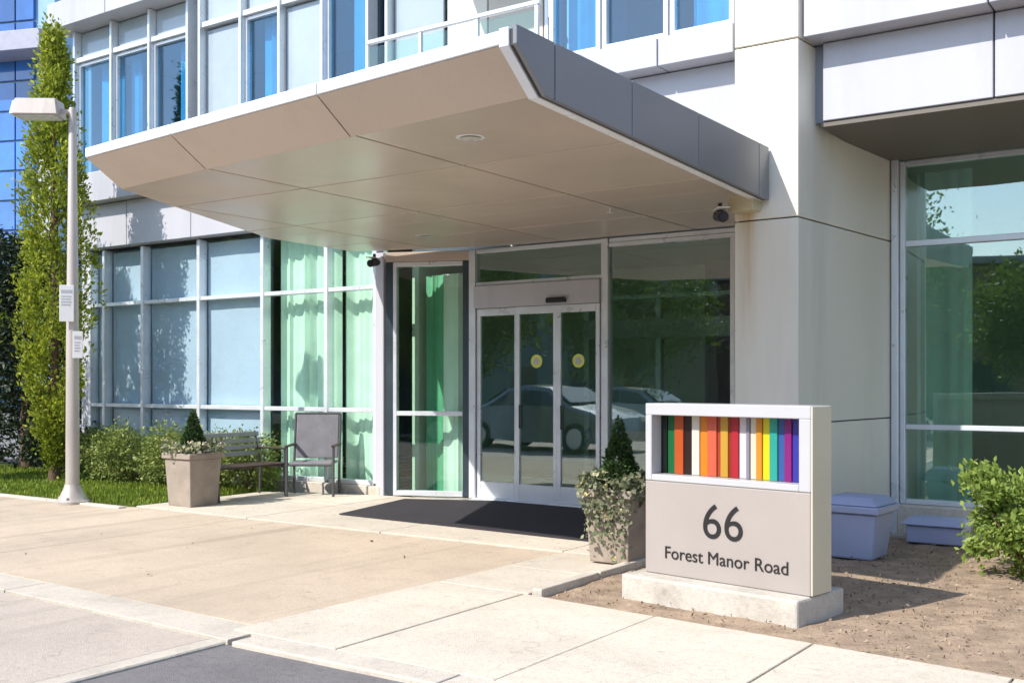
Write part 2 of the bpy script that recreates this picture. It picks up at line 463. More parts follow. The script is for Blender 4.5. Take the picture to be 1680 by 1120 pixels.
# planting bed: lumpy mulch
def lumpy(name, poly, z, amp, step, mat):
    xs_ = [p[0] for p in poly]; ys_ = [p[1] for p in poly]
    bm = bmesh.new()
    nx = int((max(xs_) - min(xs_)) / step) + 1; ny = int((max(ys_) - min(ys_)) / step) + 1
    for i in range(nx):
        for j in range(ny):
            x0, y0 = min(xs_) + i * step, min(ys_) + j * step
            p = clip([(x0, y0), (x0 + step, y0), (x0 + step, y0 + step), (x0, y0 + step)], poly)
            if p: bm.faces.new([bm.verts.new((x, y, 0)) for x, y in p])
    bmesh.ops.remove_doubles(bm, verts=bm.verts, dist=1e-4)
    for v in bm.verts:
        h = math.sin(v.co.x * 3.1 + 1.3 * math.sin(v.co.y * 2.3)) * math.cos(v.co.y * 2.7 + v.co.x) * 0.6 + random.uniform(-.5, .5)
        v.co.z = z + amp * h
    me = bpy.data.meshes.new(name); bm.to_mesh(me); bm.free(); me.materials.append(mat)
    o = bpy.data.objects.new(name, me); C.objects.link(o)
    return tag(o, kind='structure')
bed_poly = [(-4.20, 6.44), (-0.9, 6.05), (4, 5.48), (4, 11.22), (-4.20, 11.22)]
o = lumpy('planting_bed', bed_poly, -0.012, 0.014, 0.12, mulch_mat); o['label'] = 'brown mulch bed around the sign'
pp = []
while len(pp) < 3600:
    x, y = random.uniform(-4.15, 1.0), random.uniform(6.1, 10.6)
    if y > 6.10 - 0.118 * (x + 0.9) + 0.02: pp.append((x, y, random.uniform(-0.012, 0.012)))
o = leaf_mesh('mulch_chips', chip_mat, np.array(pp), 0.030, aspect=2.2, kind='stuff'); o['label'] = 'loose bark chips on the planting bed'; o['category'] = 'mulch'
ek = bpy.data.objects.new('bed_edging', None); C.objects.link(ek); tag(ek, 'low pale edging along the left of the planting bed', kind='structure')
for a, b in ((6.46, 7.3), (7.31, 8.15), (8.16, 9.0), (9.01, 9.85)):
    MB().prism([(-4.28, a), (-4.19, a), (-4.19, b), (-4.28, b)], -0.1, 0.05).build('edging_stone', kerb_mat, ek, bevel=0.012, seg=2)
# lawn
lawn_poly = [(-30, 7.86), (-11.32, 8.1), (-11.32, 10.6), (-30, 12.2)]
o = lumpy('lawn', lawn_poly, -0.01, 0.012, 0.3, lawn_mat); o['label'] = 'green lawn beside the lamp post'
n = 30000
gx = rng.uniform(-19.5, -11.36, n); gy = rng.uniform(7.9, 10.6, n)
keep = (gy > 7.9 + 0.0128 * (gx + 30))
gp = np.stack([gx, gy, np.full(n, -0.01)], 1)[keep]
o = leaf_mesh('grass', grass_mat, gp, 0.075, up=2.6, aspect=7, kind='stuff'); o['label'] = 'short lit grass on the lawn'; o['category'] = 'grass'
lk = bpy.data.objects.new('lawn_edging', None); C.objects.link(lk); tag(lk, 'pale edging strip in front of the lawn', kind='structure')
for a in range(5):
    x0 = -18.8 + a * 1.5
    y = lambda x: 7.86 + 0.0128 * (x + 30)
    MB().prism([(x0, y(x0) - .13), (x0 + 1.49, y(x0 + 1.49) - .13), (x0 + 1.49, y(x0 + 1.49) - .01), (x0, y(x0) - .01)], -0.1, 0.02).build('edging_stone', kerb_mat, lk, bevel=0.01)
ground_poly('side_paving', [(-30, 4.9), (-16.01, 5.03), (-16.01, 7.74), (-30, 7.5)], -0.003, walk_mat, 0.06, label='concrete paving left of the driveway')

# ================================================================== BUILDING
B = empty('apartment_building', (-6, 11, 0), label='pale panelled apartment block with glazed ground floor and entrance canopy', cat='building')
BI = Matrix.Translation((6, -11, 0))
def part(name, mat, mb, bevel=0.0, parent=None, smooth=False):
    if parent is None: return mb.build(name, mat, B, bevel, smooth, BI)
    return mb.build(name, mat, parent, bevel, smooth)
def bbox(name, mat, x0, x1, y0, y1, z0, z1, bevel=0.006, parent=None):
    return part(name, mat, MB().box(x0, x1, y0, y1, z0, z1), bevel, parent)
def curtain(x0, x1, y, z0, z1, mat, parent, wave=0.14, amp=0.035, name='curtain'):
    m = MB(); n = max(6, int((x1 - x0) / wave * 6)); a = []
    ph = random.uniform(0, 6)
    for i in range(n + 1):
        x = x0 + (x1 - x0) * i / n
        w_ = 2 * math.pi * (x - x0) / wave + ph
        a.append((x, y + amp * (0.65 + 0.45 * math.sin(w_ * .31 + ph)) * math.sin(w_ + 1.4 * math.sin(w_ * .43)) + 0.015 * math.sin(9 * x + ph)))
    for zz in (z0, z1):
        for x, yy in a: m.v.append((x, yy, zz))
    for zz in (z0, z1):
        for x, yy in a: m.v.append((x, yy + 0.008, zz))
    k = n + 1
    for i in range(n):
        m.f.append((i, i + 1, k + i + 1, k + i))
        m.f.append((2 * k + i + 1, 2 * k + i, 3 * k + i, 3 * k + i + 1))
    return part(name, mat, m, 0, parent, smooth=True)
def window(x0, x1, y, z0, z1, gl, fw=0.05, depth=0.10, fmat=None, cur=None, name='window', curspan=None):
    """frame (part) with glass pane and curtain as sub-parts; y is the pane plane"""
    fmat = fmat or alu
    m = MB(); yf = y - depth * 0.6; yb = y + depth * 0.4
    m.box(x0, x0 + fw, yf, yb, z0, z1); m.box(x1 - fw, x1, yf, yb, z0, z1)
    m.box(x0 + fw, x1 - fw, yf, yb, z0, z0 + fw); m.box(x0 + fw, x1 - fw, yf, yb, z1 - fw, z1)
    w = part(name, fmat, m, 0.004)
    part('pane', gl, MB().box(x0 + fw - .004, x1 - fw + .004, y - .006, y + .006, z0 + fw - .004, z1 - fw + .004), 0, w)
    if cur:
        a, b = curspan or (0, 1)
        xa = x0 + fw + (x1 - x0 - 2 * fw) * a; xb = x0 + fw + (x1 - x0 - 2 * fw) * b
        curtain(xa, xb, y + 0.2, z0 + .02, z1 - .02, cur, w)
    return w

# ---- shell: floors, back walls, roof
bbox('interior_floor', interior_floor, -16.2, 8.0, 11.0, 17.0, -0.05, 0.008, 0)
bbox('floor_slab', interior_ceiling, -16.2, 8.0, 11.42, 17.0, 3.86, 4.45, 0)
bbox('lobby_ceiling', interior_ceiling, -9.5, -3.25, 11.42, 16.9, 3.3, 3.4, 0)
bbox('floor_slab', interior_ceiling, -16.2, 8.0, 11.1, 17.0, 7.1, 7.5, 0)
bbox('back_wall', interior_wall, -16.2, 8.0, 17.0, 17.3, -0.1, 11.2, 0)
bbox('partition_wall', interior_wall, -9.62, -9.5, 11.5, 17.0, 0.01, 3.85, 0)
bbox('partition_wall', interior_wall, -3.25, -3.1, 11.5, 17.0, 0.01, 3.85, 0)
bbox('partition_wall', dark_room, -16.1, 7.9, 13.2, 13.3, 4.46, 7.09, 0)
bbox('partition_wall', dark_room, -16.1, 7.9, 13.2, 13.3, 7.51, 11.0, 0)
bbox('partition_wall', interior_wall, -9.5, -6.6, 14.6, 14.7, 0.01, 3.29, 0)
bbox('reception_counter', surf('counter_wood', (0.2, 0.12, 0.07), 0.4, var=0.2), -5.9, -3.9, 14.2, 14.8, 0.01, 1.08, 0.01)
bbox('end_wall', white_panel, -16.5, -16.22, 10.9, 17.3, -0.1, 11.2, 0.01)
bbox('end_wall', white_panel, 8.0, 8.3, 9.2, 17.3, -0.1, 11.2, 0.01)
bbox('roof', roof_mat, -16.6, 8.4, 10.0, 17.4, 11.2, 11.5, 0.02)
bbox('upper_wall', white_panel, -16.5, -8.35, 10.72, 10.95, 10.2, 11.19, 0.01)
bbox('upper_wall', white_panel, -8.35, 8.3, 9.2, 9.4, 10.2, 11.19, 0.01)

# ---- left wing, ground floor glazing (pane plane y = 10.95)
gx_ = [-16.2, -15.81, -14.78, -13.39, -11.96, -10.66, -9.74]
YL = 10.95
for i in range(6):
    x0, x1 = gx_[i], gx_[i + 1]
    for (z0, z1) in ((0.16, 1.15), (1.15, 2.83), (2.83, 3.74)):
        if i < 4:
            part('pane', clear_glass, MB().box(x0 + .03, x1 - .03, YL - .006, YL + .006, z0 + .03, z1 - .03), 0)
        else:
            p = part('pane', green_glass, MB().box(x0 + .03, x1 - .03, YL - .006, YL + .006, z0 + .03, z1 - .03), 0)
for x in gx_:
    bbox('mullion', alu, x - .035, x + .035, YL - .10, YL + .05, 0.16, 3.74, 0.005)
for z in (0.16, 1.15, 2.83):
    for a, b in zip(gx_[:-1], gx_[1:]):
        bbox('transom', alu, a + .037, b - .037, YL - .085, YL + .045, z - .03, z + .03, 0.005)
bbox('plinth', kerb_mat, -16.22, -9.62, YL - .14, YL + .1, -0.1, 0.128, 0.01)
curtain(-11.86, -10.64, YL + 0.20, 0.15, 3.70, curtain_mat, None, 0.17, 0.05)
curtain(-10.56, -9.78, YL + 0.20, 0.15, 3.70, curtain_mat, None, 0.15, 0.05)
for i in range(4):
    x0, x1 = gx_[i] + .045, gx_[i + 1] - .045
    m = MB(); k = 14; ph = random.uniform(0, 6); zb_ = 0.17
    for yo in (0.0, 0.004):
        for zz in range(k + 1):
            z = zb_ + (3.7 - zb_) * zz / k
            for q in range(5):
                m.v.append((x0 + (x1 - x0) * q / 4, YL + .07 + yo + .006 * math.sin(z * 2.1 + ph) + .005 * math.sin(q * 1.7 + ph + z), z))
    for lay in (0, 1):
        for zz in range(k):
            for q in range(4):
                a = lay * 5 * (k + 1) + zz * 5 + q
                m.f.append((a, a + 1, a + 6, a + 5))
    bl = part('roller_blind', pale_glass, m, 0, None, smooth=True)
    bbox('bottom_bar', alu, x0, x1, YL + .06, YL + .085, zb_ - .03, zb_, 0.003, bl)
# corner post
bbox('corner_post', white_panel, -9.70, -9.555, YL - .13, YL + .10, 0.0, 3.275, 0.008)
# ---- splayed return glazing from the post to the door wall
pa, pb = Vector((-9.54, 10.88)), Vector((-8.44, 11.34))
dv = (pb - pa); ln = dv.length; du = dv / ln; nv = Vector((du.y, -du.x))
def on_return(name, mat, s0, s1, n0, n1, z0, z1, bevel=0.004, parent=None):
    P = lambda s, n: tuple(pa + du * s + nv * n)
    return part(name, mat, MB().prism([P(s0, n1), P(s1, n1), P(s1, n0), P(s0, n0)], z0, z1), bevel, parent)
rw = on_return('window', alu_dark, 0.0, 0.10, -.05, .05, 0.02, 3.14)
on_return('frame', alu, 0.10, 0.15, -.05, .055, 0.02, 3.14, parent=rw)
on_return('frame', alu_dark, ln - .13, ln - .03, -.05, .05, 0.02, 3.14, parent=rw)
on_return('frame', alu, 0.15, ln - .13, -.05, .055, 1.09, 1.15, parent=rw)
on_return('frame', alu, 0.15, ln - .13, -.05, .055, 0.02, 0.09, parent=rw)
on_return('frame', alu, 0.15, ln - .13, -.05, .055, 3.08, 3.14, parent=rw)
on_return('pane', green_glass, 0.15, ln - .13, -.006, .006, 0.09, 1.09, 0, parent=rw)
on_return('pane', green_glass, 0.15, ln - .13, -.006, .006, 1.15, 3.08, 0, parent=rw)
on_return('bulkhead', soffit_mat, 0.0, ln - .02, -.06, .06, 3.145, 3.274)
curtain(-9.02, -8.66, 11.42, 0.05, 3.0, curtain_mat, None, 0.12, 0.03)
curtain(-9.36, -9.04, 11.48, 0.05, 3.0, surf('green_drape_fabric', (0.16, 0.42, 0.27), 0.9, var=0.08), None, 0.10, 0.02)
# ---- door wall (plane y = 11.3)
YD = 11.30
bbox('mullion', alu, -8.44, -8.34, YD - .06, YD + .08, 0.012, 3.274, 0.006)
bbox('mullion', alu, -6.44, -6.345, YD - .06, YD + .08, 0.012, 3.274, 0.006)
bbox('door_header', white_panel, -8.335, -6.445, YD - .10, YD + .12, 2.50, 2.79, 0.008)
bbox('head_beam', alu, -8.335, -6.445, YD - .04, YD + .08, 3.22, 3.274, 0.005)
tw = bbox('transom_window', alu, -8.335, -6.445, YD - .045, YD + .055, 2.795, 2.84, 0.004)
bbox('pane', lobby_glass, -8.335, -6.445, YD - .006, YD + .006, 2.84, 3.218, 0, tw)
bbox('sensor', black_plastic, -7.18, -6.90, YD - .16, YD - .102, 2.52, 2.585, 0.012)
leafs = [(-8.33, -7.68, 0.0), (-7.68, -7.06, -0.05), (-7.06, -6.45, -0.05)]
for (x0, x1, dy) in leafs:
    m = MB(); y0, y1 = YD + dy - .025, YD + dy + .02; w = .055
    m.box(x0, x0 + w, y0, y1, .03, 2.495); m.box(x1 - w, x1, y0, y1, .03, 2.495)
    m.box(x0 + w, x1 - w, y0, y1, .03, .24); m.box(x0 + w, x1 - w, y0, y1, 2.40, 2.495)
    d = part('sliding_door' if dy else 'door_sidelight', alu, m, 0.004)
    bbox('pane', lobby_glass, x0 + w - .003, x1 - w + .003, YD + dy - .006, YD + dy + .006, .237, 2.403, 0, d)
    if dy:
        xc = (x0 + x1) / 2
        st = surf('yellow_sticker', (0.62, 0.66, 0.12), 0.6, var=0.05)
        m = MB(); m.tube((xc, YD + dy - .0075, 1.80), (xc, YD + dy - .0105, 1.80), .085, n=24)
        stk = m.build('sticker', st, d)
        m = MB().tube((xc, YD + dy - .0108, 1.80), (xc, YD + dy - .0125, 1.80), .045, n=20)
        m.build('sticker', sign_white, d)
        bbox('push_bar', black_plastic, x0 + w, x0 + w + .02, YD + dy - .04, YD + dy - .026, 0.95, 1.25, 0.004, d)
bbox('threshold', alu, -8.33, -6.45, YD - .14, YD + .10, 0.002, 0.028, 0.006)
# curtain wall right of the doors, to the pillar
for (x0, x1) in ((-6.34, -4.72), (-4.72, -3.25)):
    w = bbox('window', alu, x0, x1, YD - .05, YD + .06, 0.02, 0.10, 0.004)
    bbox('frame', alu, x0, x1, YD - .05, YD + .06, 3.165, 3.215, 0.004, w)
    bbox('frame', alu, x1 - .06, x1 - .002, YD - .05, YD + .06, 0.102, 3.163, 0.004, w)
    bbox('pane', lobby_glass, x0, x1 - .06, YD - .006, YD + .006, 0.10, 3.163, 0, w)
bbox('head_beam', alu, -6.34, -3.82, YD - .04, YD + .08, 3.218, 3.274, 0.005)
# inner vestibule screen
vs = bbox('vestibule_screen', alu, -5.6, -5.52, 13.3, 13.4, 0.01, 2.7, 0.004)
for a, b in ((-7.9, -7.82), (-6.75, -6.67), (-4.4, -4.32)):
    bbox('post', alu, a, b, 13.3, 13.4, 0.01, 2.7, 0.004, vs)
bbox('header', white_panel, -7.9, -4.3, 13.28, 13.42, 2.15, 2.42, 0.004, vs)
bbox('rail', alu, -7.9, -4.3, 13.3, 13.4, 2.7, 2.76, 0.004, vs)

# ---- facade bands
def band_panels(name, mat, xs, y0, y1, z0, z1, gap=0.014):
    for a, b in zip(xs[:-1], xs[1:]):
        bbox(name, mat, a + gap / 2, b - gap / 2, y0, y1, z0, z1, 0.006)
xsl = [-16.3, -15.0, -13.4, -11.75, -10.1, -8.36]
band_panels('spandrel_panel', white_panel, xsl, 10.72, 10.93, 3.765, 4.48)
bbox('band_backing', joint_dark, -16.2, -8.36, 10.94, 11.05, 3.765, 5.0, 0)
band_panels('fascia_panel', white_panel, xsl, 10.49, 10.92, 4.49, 4.97)
# upper floor of the left wing
YU = 10.72
bays = [(-16.24, -15.23, 'w'), (-15.23, -14.25, 'w'), (-14.25, -13.32, 'w'), (-13.32, -13.04, 'd'), (-13.04, -12.13, 'p'), (-12.13, -11.32, 'w'), (-11.32, -10.48, 'p'), (-10.48, -9.64, 't'), (-9.64, -9.30, 'd'), (-9.30, -8.40, 'p')]
spans = [(0.3, 1.0), (0.05, 0.4), (0.4, 1.0), None, None, (0.15, 1.0), None, (0.35, 1.0), None, None]
for (x0, x1, k), sp in zip(bays, spans):
    if k == 'w':
        window(x0 + .02, x1 - .02, YU, 4.98, 6.88, blue_glass, cur=curtain_blue, curspan=sp)
        part('spandrel_panel', grey_spandrel, MB().box(x0 + .04, x1 - .04, YU - .01, YU + .03, 6.98, 7.40), 0.006)
    elif k == 't':
        window(x0 + .02, x1 - .02, YU, 4.98, 7.40, blue_glass, cur=curtain_blue, curspan=sp)
    elif k == 'p':
        part('spandrel_panel', grey_spandrel, MB().box(x0 + .04, x1 - .04, YU - .012, YU + .03, 4.98, 6.86), 0.006)
        part('spandrel_panel', grey_spandrel, MB().box(x0 + .04, x1 - .04, YU - .012, YU + .03, 6.98, 7.9), 0.006)
    else:
        window(x0 + .01, x1 - .01, YU + .12, 4.98, 7.40, blue_glass, fmat=alu_dark)
for i, (x0, x1, k) in enumerate(bays):
    bbox('mullion', alu, x0 - .025, x0 + .025, YU - .14, YU + .06, 4.975, 7.41 if i < 4 else 7.9, 0.005)
    if k not in 'dt':
        bbox('transom', alu, x0 + .027, x1 - .027, YU - .11, YU + .05, 6.885, 6.965, 0.005)
band_panels('fascia_panel', white_panel, [-16.6, -15.0, -13.34], 10.32, 10.92, 7.42, 7.86)
for (x0, x1) in ((-16.24, -15.2), (-15.2, -14.2), (-14.2, -13.3), (-12.1, -11.3), (-10.5, -9.6)):
    window(x0, x1, YU, 7.92, 10.15, blue_glass, cur=curtain_blue, curspan=(0.4, 1))
for (x0, x1) in ((-13.28, -12.12), (-11.28, -10.52), (-9.58, -8.4)):
    part('spandrel_panel', grey_spandrel, MB().box(x0, x1, YU - .01, YU + .03, 7.92, 10.15), 0.006)
bbox('core_wall', dark_room, -13.3, -8.4, 10.78, 10.82, 4.98, 7.0, 0) if False else None

# ---- middle block: balcony over the canopy
band_panels('spandrel_panel', white_panel, [-8.34, -6.7, -5.1, -3.83], 9.33, 9.5, 3.62, 4.52)
bbox('band_backing', joint_dark, -8.34, -3.83, 9.51, 9.6, 3.4, 4.52, 0)
bbox('balcony_slab', white_panel, -8.36, -5.93, 9.10, 10.70, 4.53, 4.72, 0.01)
band_panels('fascia_panel', white_panel, [-5.92, -4.6, -3.83], 9.10, 9.5, 4.53, 4.80)
rl = bbox('balcony_railing', alu, -8.33, -5.95, 9.12, 9.17, 5.40, 5.45, 0.008)
for x in (-8.31, -7.53, -6.75, -5.99):
    bbox('post', alu, x - .02, x + .02, 9.125, 9.165, 4.725, 5.398, 0.004, rl)
for a, b in ((-8.28, -7.56), (-7.50, -6.78), (-6.72, -6.02)):
    bbox('pane', green_glass, a, b, 9.139, 9.151, 4.80, 5.36, 0, rl)
part('spandrel_panel', pillar_panel, MB().box(-8.34, -7.72, 10.66, 10.8, 4.73, 7.9), 0.006)
part('spandrel_panel', surf('beige_panel', (0.62, 0.55, 0.47), 0.5, var=0.04), MB().box(-7.70, -6.9, 10.66, 10.8, 4.73, 7.9), 0.006)
window(-6.88, -5.97, 10.72, 4.73, 7.3, blue_glass, cur=curtain_blue, curspan=(0.3, 1))
bbox('balcony_cheek', white_panel, -8.42, -8.37, 9.6, 10.70, 3.3, 4.52, 0.005)
bbox('balcony_cheek', white_panel, -5.96, -5.90, 9.3, 10.9, 4.73, 7.9, 0.005)
YM = 9.26
for (x0, x1, sp) in ((-5.89, -5.27, (0, 0.9)), (-5.27, -4.53, (0.78, 1.0)), (-4.53, -3.86, (0.15, 1.0))):
    window(x0 + .01, x1 - .01, YM, 4.82, 7.3, blue_glass, cur=curtain_blue, curspan=sp)
    window(x0 + .01, x1 - .01, YM, 7.9, 10.15, blue_glass, cur=curtain_blue, curspan=sp)
bbox('transom', alu, -5.25, -4.55, YM - .05, YM - .01, 5.62, 5.67, 0.004)
bbox('balcony_slab', white_panel, -8.36, -3.85, 9.10, 10.70, 7.32, 7.88, 0.01)

# ---- pillar, clad in panels
core = lambda y0, z0, z1, e: [(-3.80 + e, y0 + e), (-3.215 - e, y0 + e), (-3.0 - e, 11.28), (-3.80 + e, 11.28)]
part('pillar_core', joint_dark, MB().prism(core(9.05, 0, 0, 0.03), 0, 11.2))
for z0, z1 in ((0.0, 1.17), (1.182, 2.975), (2.987, 4.53), (4.545, 6.3), (6.312, 8.1), (8.11, 9.6), (9.61, 11.19)):
    part('cladding_panel', pillar_panel, MB().prism(core(9.05, 0, 0, 0), z0, z1), 0.006)
bbox('reveal_post', alu, -2.995, -2.93, 11.17, 11.36, 0.0, 3.82, 0.006)
# ---- right block
xr = [-3.19, -1.69, -0.1, 1.5, 3.1, 4.7, 6.3, 7.95]
band_panels('fascia_panel', white_panel, xr, 9.10, 9.5, 4.545, 5.25)
xr2 = [-3.10] + xr[1:]
band_panels('spandrel_panel', white_panel, xr2, 9.34, 9.5, 3.85, 4.535)
bbox('reveal_post', surf('grey_reveal', (0.22, 0.24, 0.28), 0.4, var=0.05), -3.19, -3.105, 9.40, 9.5, 3.85, 4.535, 0.004)
bbox('band_backing', joint_dark, -3.19, 7.95, 9.51, 9.6, 3.87, 5.25, 0)
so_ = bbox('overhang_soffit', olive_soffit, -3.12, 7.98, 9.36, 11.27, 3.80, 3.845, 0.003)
for a, b in zip(xr[:-1], xr[1:]):
    window(a + .01, b - .01, 9.26, 5.27, 7.4, blue_glass, cur=curtain_blue, curspan=(0.5, 1))
    window(a + .01, b - .01, 9.26, 7.9, 10.15, blue_glass, cur=curtain_blue, curspan=(0.5, 1))
bbox('upper_band', white_panel, -3.19, 8.28, 9.10, 9.5, 7.42, 7.88, 0.01)
xw = [-2.925, -1.30, 0.35, 2.0, 3.65, 5.3, 6.95]
for a, b in zip(xw[:-1], xw[1:]):
    w = bbox('window', alu, a, a + .05, YD - .06, YD + .06, 0.30, 3.79, 0.005)
    for z0, z1 in ((0.30, 0.35), (1.06, 1.11), (2.92, 2.98), (3.74, 3.79)):
        bbox('frame', alu, a + .052, b, YD - .05, YD + .05, z0, z1, 0.004, w)
    for z0, z1 in ((0.35, 1.06), (1.11, 2.92), (2.98, 3.74)):
        bbox('pane', window_glass, a + .05, b, YD - .006, YD + .006, z0, z1, 0, w)
    curtain(a + .08, a + .62, YD + 0.3, 0.05, 3.72, curtain_mat, w, 0.18, 0.04)
bbox('window_sill', kerb_mat, -2.93, 7.9, YD - .16, YD + .1, -0.05, 0.297, 0.012)

# ---- canopy
can = part('canopy', roof_mat, MB().prism([(-3.62, 5.40), (-3.62, 9.03), (-3.83, 9.03), (-3.83, 9.32), (-8.6, 9.32), (-9.80, 9.1), (-8.38, 5.92)], 3.42, 3.57))
part('canopy', joint_dark, MB().prism([(-3.84, 9.04), (-3.84, 11.24), (-8.4, 11.24), (-9.45, 10.72), (-9.88, 10.6), (-9.80, 9.04)], 3.315, 3.38))
SZ = 3.285
gxs = [-10.6, -8.75, -7.0, -5.2, -3.4]
gys = [5.2, 6.86, 8.45, 10.0, 11.4]
P1 = [(-8.37, 5.93), (-3.61, 5.43), (-3.61, 9.04), (-9.80, 9.04)]
P2 = [(-9.80, 9.042), (-3.83, 9.042), (-3.83, 11.25), (-8.42, 11.25), (-9.52, 10.70), (-9.88, 10.6)]
g_ = 0.011
for i in range(4):
    for j in range(4):
        cell = [(gxs[i] + g_, gys[j] + g_), (gxs[i + 1] - g_, gys[j] + g_), (gxs[i + 1] - g_, gys[j + 1] - g_), (gxs[i] + g_, gys[j + 1] - g_)]
        for PP in (P1, P2):
            p = clip(cell, PP)
            if p: part('soffit_panel', soffit_mat, MB().prism(p, SZ, SZ + 0.028), 0.003, can)
part('soffit_backing', joint_dark, MB().prism([(-8.40, 5.96), (-3.64, 5.46), (-3.64, 9.03), (-9.78, 9.03)], SZ + 0.03, 3.399), 0, can)
# front: white edge strip and sloping fascia panels
fa, fb = Vector((-8.43, 5.60)), Vector((-3.60, 5.095))
ca, cb = Vector((-8.37, 5.925)), Vector((-3.61, 5.425))
ts = [0.0, 0.28, 0.655, 1.0]
for t0, t1 in zip(ts[:-1], ts[1:]):
    e = 0.0015
    A, A2 = fa.lerp(fb, t0 + e), fa.lerp(fb, t1 - e); D, D2 = ca.lerp(cb, t0 + e), ca.lerp(cb, t1 - e)
    part('edge_strip', edge_white, MB().prism([tuple(A), tuple(A2), (A2.x, A2.y + .16), (A.x, A.y + .16)], 3.515, 3.60), 0.006, can)
    zf = 3.512
    part('fascia_panel', soffit_mat, MB().hexa([(A.x, A.y + .012, zf), (A2.x, A2.y + .012, zf), (D2.x, D2.y, SZ), (D.x, D.y, SZ)][::-1],
                                              [(A.x, A.y + .10, zf + .001), (A2.x, A2.y + .10, zf + .001), (D2.x, D2.y + .012, SZ + .035), (D.x, D.y + .012, SZ + .035)][::-1]), 0, can)
# left flank
part('edge_strip', edge_white, MB().prism([(-8.44, 5.62), (-8.30, 5.78), (-9.70, 9.1), (-9.93, 9.1)], 3.515, 3.60), 0.006, can)
part('flank_panel', soffit_mat, MB().hexa([(-8.43, 5.62, 3.512), (-8.375, 5.935, SZ), (-9.81, 9.04, SZ), (-9.92, 9.09, 3.512)], [(-8.38, 5.70, 3.512), (-8.34, 5.96, SZ + .02), (-9.77, 9.04, SZ + .02), (-9.85, 9.09, 3.512)]), 0, can)
# right side: slate panels with a slanted front end
ys_ = [5.5, 6.49, 7.57, 8.80, 9.03]
zb = lambda y: 3.262 - (y - 5.4) * 0.034
xa, xb = -3.605, -3.47
def side_panel(poly, name='side_panel', mat=slate_mat, x0=xb - .03, x1=xb):
    part(name, mat, MB().hexa([(x0, y, z) for y, z in poly], [(x1, y, z) for y, z in poly]), 0.003, can)
side_panel([(5.085, 3.61), (5.085, 3.50), (5.395, 3.262), (5.494, zb(5.494)), (5.494, 3.61)])
for a, b in zip(ys_[:-1], ys_[1:]):
    side_panel([(a + .005, 3.61), (a + .005, zb(a)), (b - .005, zb(b)), (b - .005, 3.61)])
side_panel([(5.105, 3.60), (5.105, 3.50), (5.415, 3.266), (9.03, zb(9.03) + .006), (9.03, 3.60)], 'side_core', joint_dark, xb - .06, xb - .033)
side_panel([(5.088, 3.608), (5.088, 3.50), (5.40, 3.262), (9.03, zb(9.03)), (9.03, 3.30), (5.5, 3.32), (5.2, 3.608)], 'edge_return', edge_white, xa + .005, xb - .062)
# soffit lights and sprinkler
for x, y in ((-4.55, 6.08), (-8.1, 9.9)):
    l = MB().lathe([(0.085, -0.006), (0.105, -0.004), (0.105, 0.003), (0.085, 0.003)], (x, y, SZ - .001), 24).build('downlight', white_plastic, can)
    MB().lathe([(0.078, 0.0), (0.02, 0.012)], (x, y, SZ - .014), 20).build('downlight', surf('frosted_lens', (0.55, 0.52, 0.47), 0.3, var=0.02), can)
MB().lathe([(0.012, 0), (0.035, 0.004), (0.035, 0.010), (0.012, 0.014), (0.012, 0.05)], (-5.26, 9.37, SZ - .05), 14).build('sprinkler', white_plastic, can)
bbox('canopy_bracket', surf('bracket_cream', (0.55, 0.48, 0.30), 0.5, var=0.06), -3.78, -3.55, 8.86, 9.045, 3.05, 3.20, 0.006)
# ================================================================== THINGS ON THE BUILDING
def security_camera(loc, rz, label):
    t = empty('security_camera', loc, rz, label, 'camera', 'cameras under the canopy')
    MB().lathe([(0.05, 0), (0.055, 0.02), (0.02, 0.04), (0.02, 0.10)], (0, 0, 0), 16).build('bracket', black_plastic, t, smooth=True)
    MB().tube((0, 0.10, 0.0), (0, -0.14, -0.04), 0.045, 0.05, 16).build('housing', black_plastic, t, smooth=True)
    MB().tube((0, -0.141, -0.041), (0, -0.16, -0.044), 0.038, 0.034, 16).build('lens', surf('lens_glass', (0.03, 0.03, 0.04), 0.05, var=0.0), t)
    MB().box(-0.055, 0.055, -0.17, 0.06, 0.035, 0.045).build('sun_shield', white_plastic, t, bevel=0.003)
security_camera((-9.50, 10.58, 3.13), R(20), 'black security camera over the corner post beside the drapes')
security_camera((-3.86, 8.86, 3.03), R(35), 'black security camera beneath the canopy end at the pillar')
t = empty('intercom', (-3.815, 9.35, 1.9), 0, 'small white box fixed low on the pillar edge by the lobby glass', 'intercom')
MB().box(-.05, .01, -.12, .12, -.02, .24).build('housing', white_plastic, t, bevel=0.012)
MB().box(-.056, -.051, -.06, .06, .02, .10).build('button_panel', black_plastic, t, bevel=0.001)
t = tag(MB().prism([(-8.62, 8.99), (-4.62, 8.80), (-4.62, 10.95), (-7.9, 11.12), (-9.02, 10.62)], 0.0135, 0.026).build('entrance_shade_sheet', shade_sheet_mat, bevel=0.004), 'dark purple grey sheet standing for canopy shade before the sliding doors', 'mat')  # added dark sheet, fills out the canopy's shadow before the doors

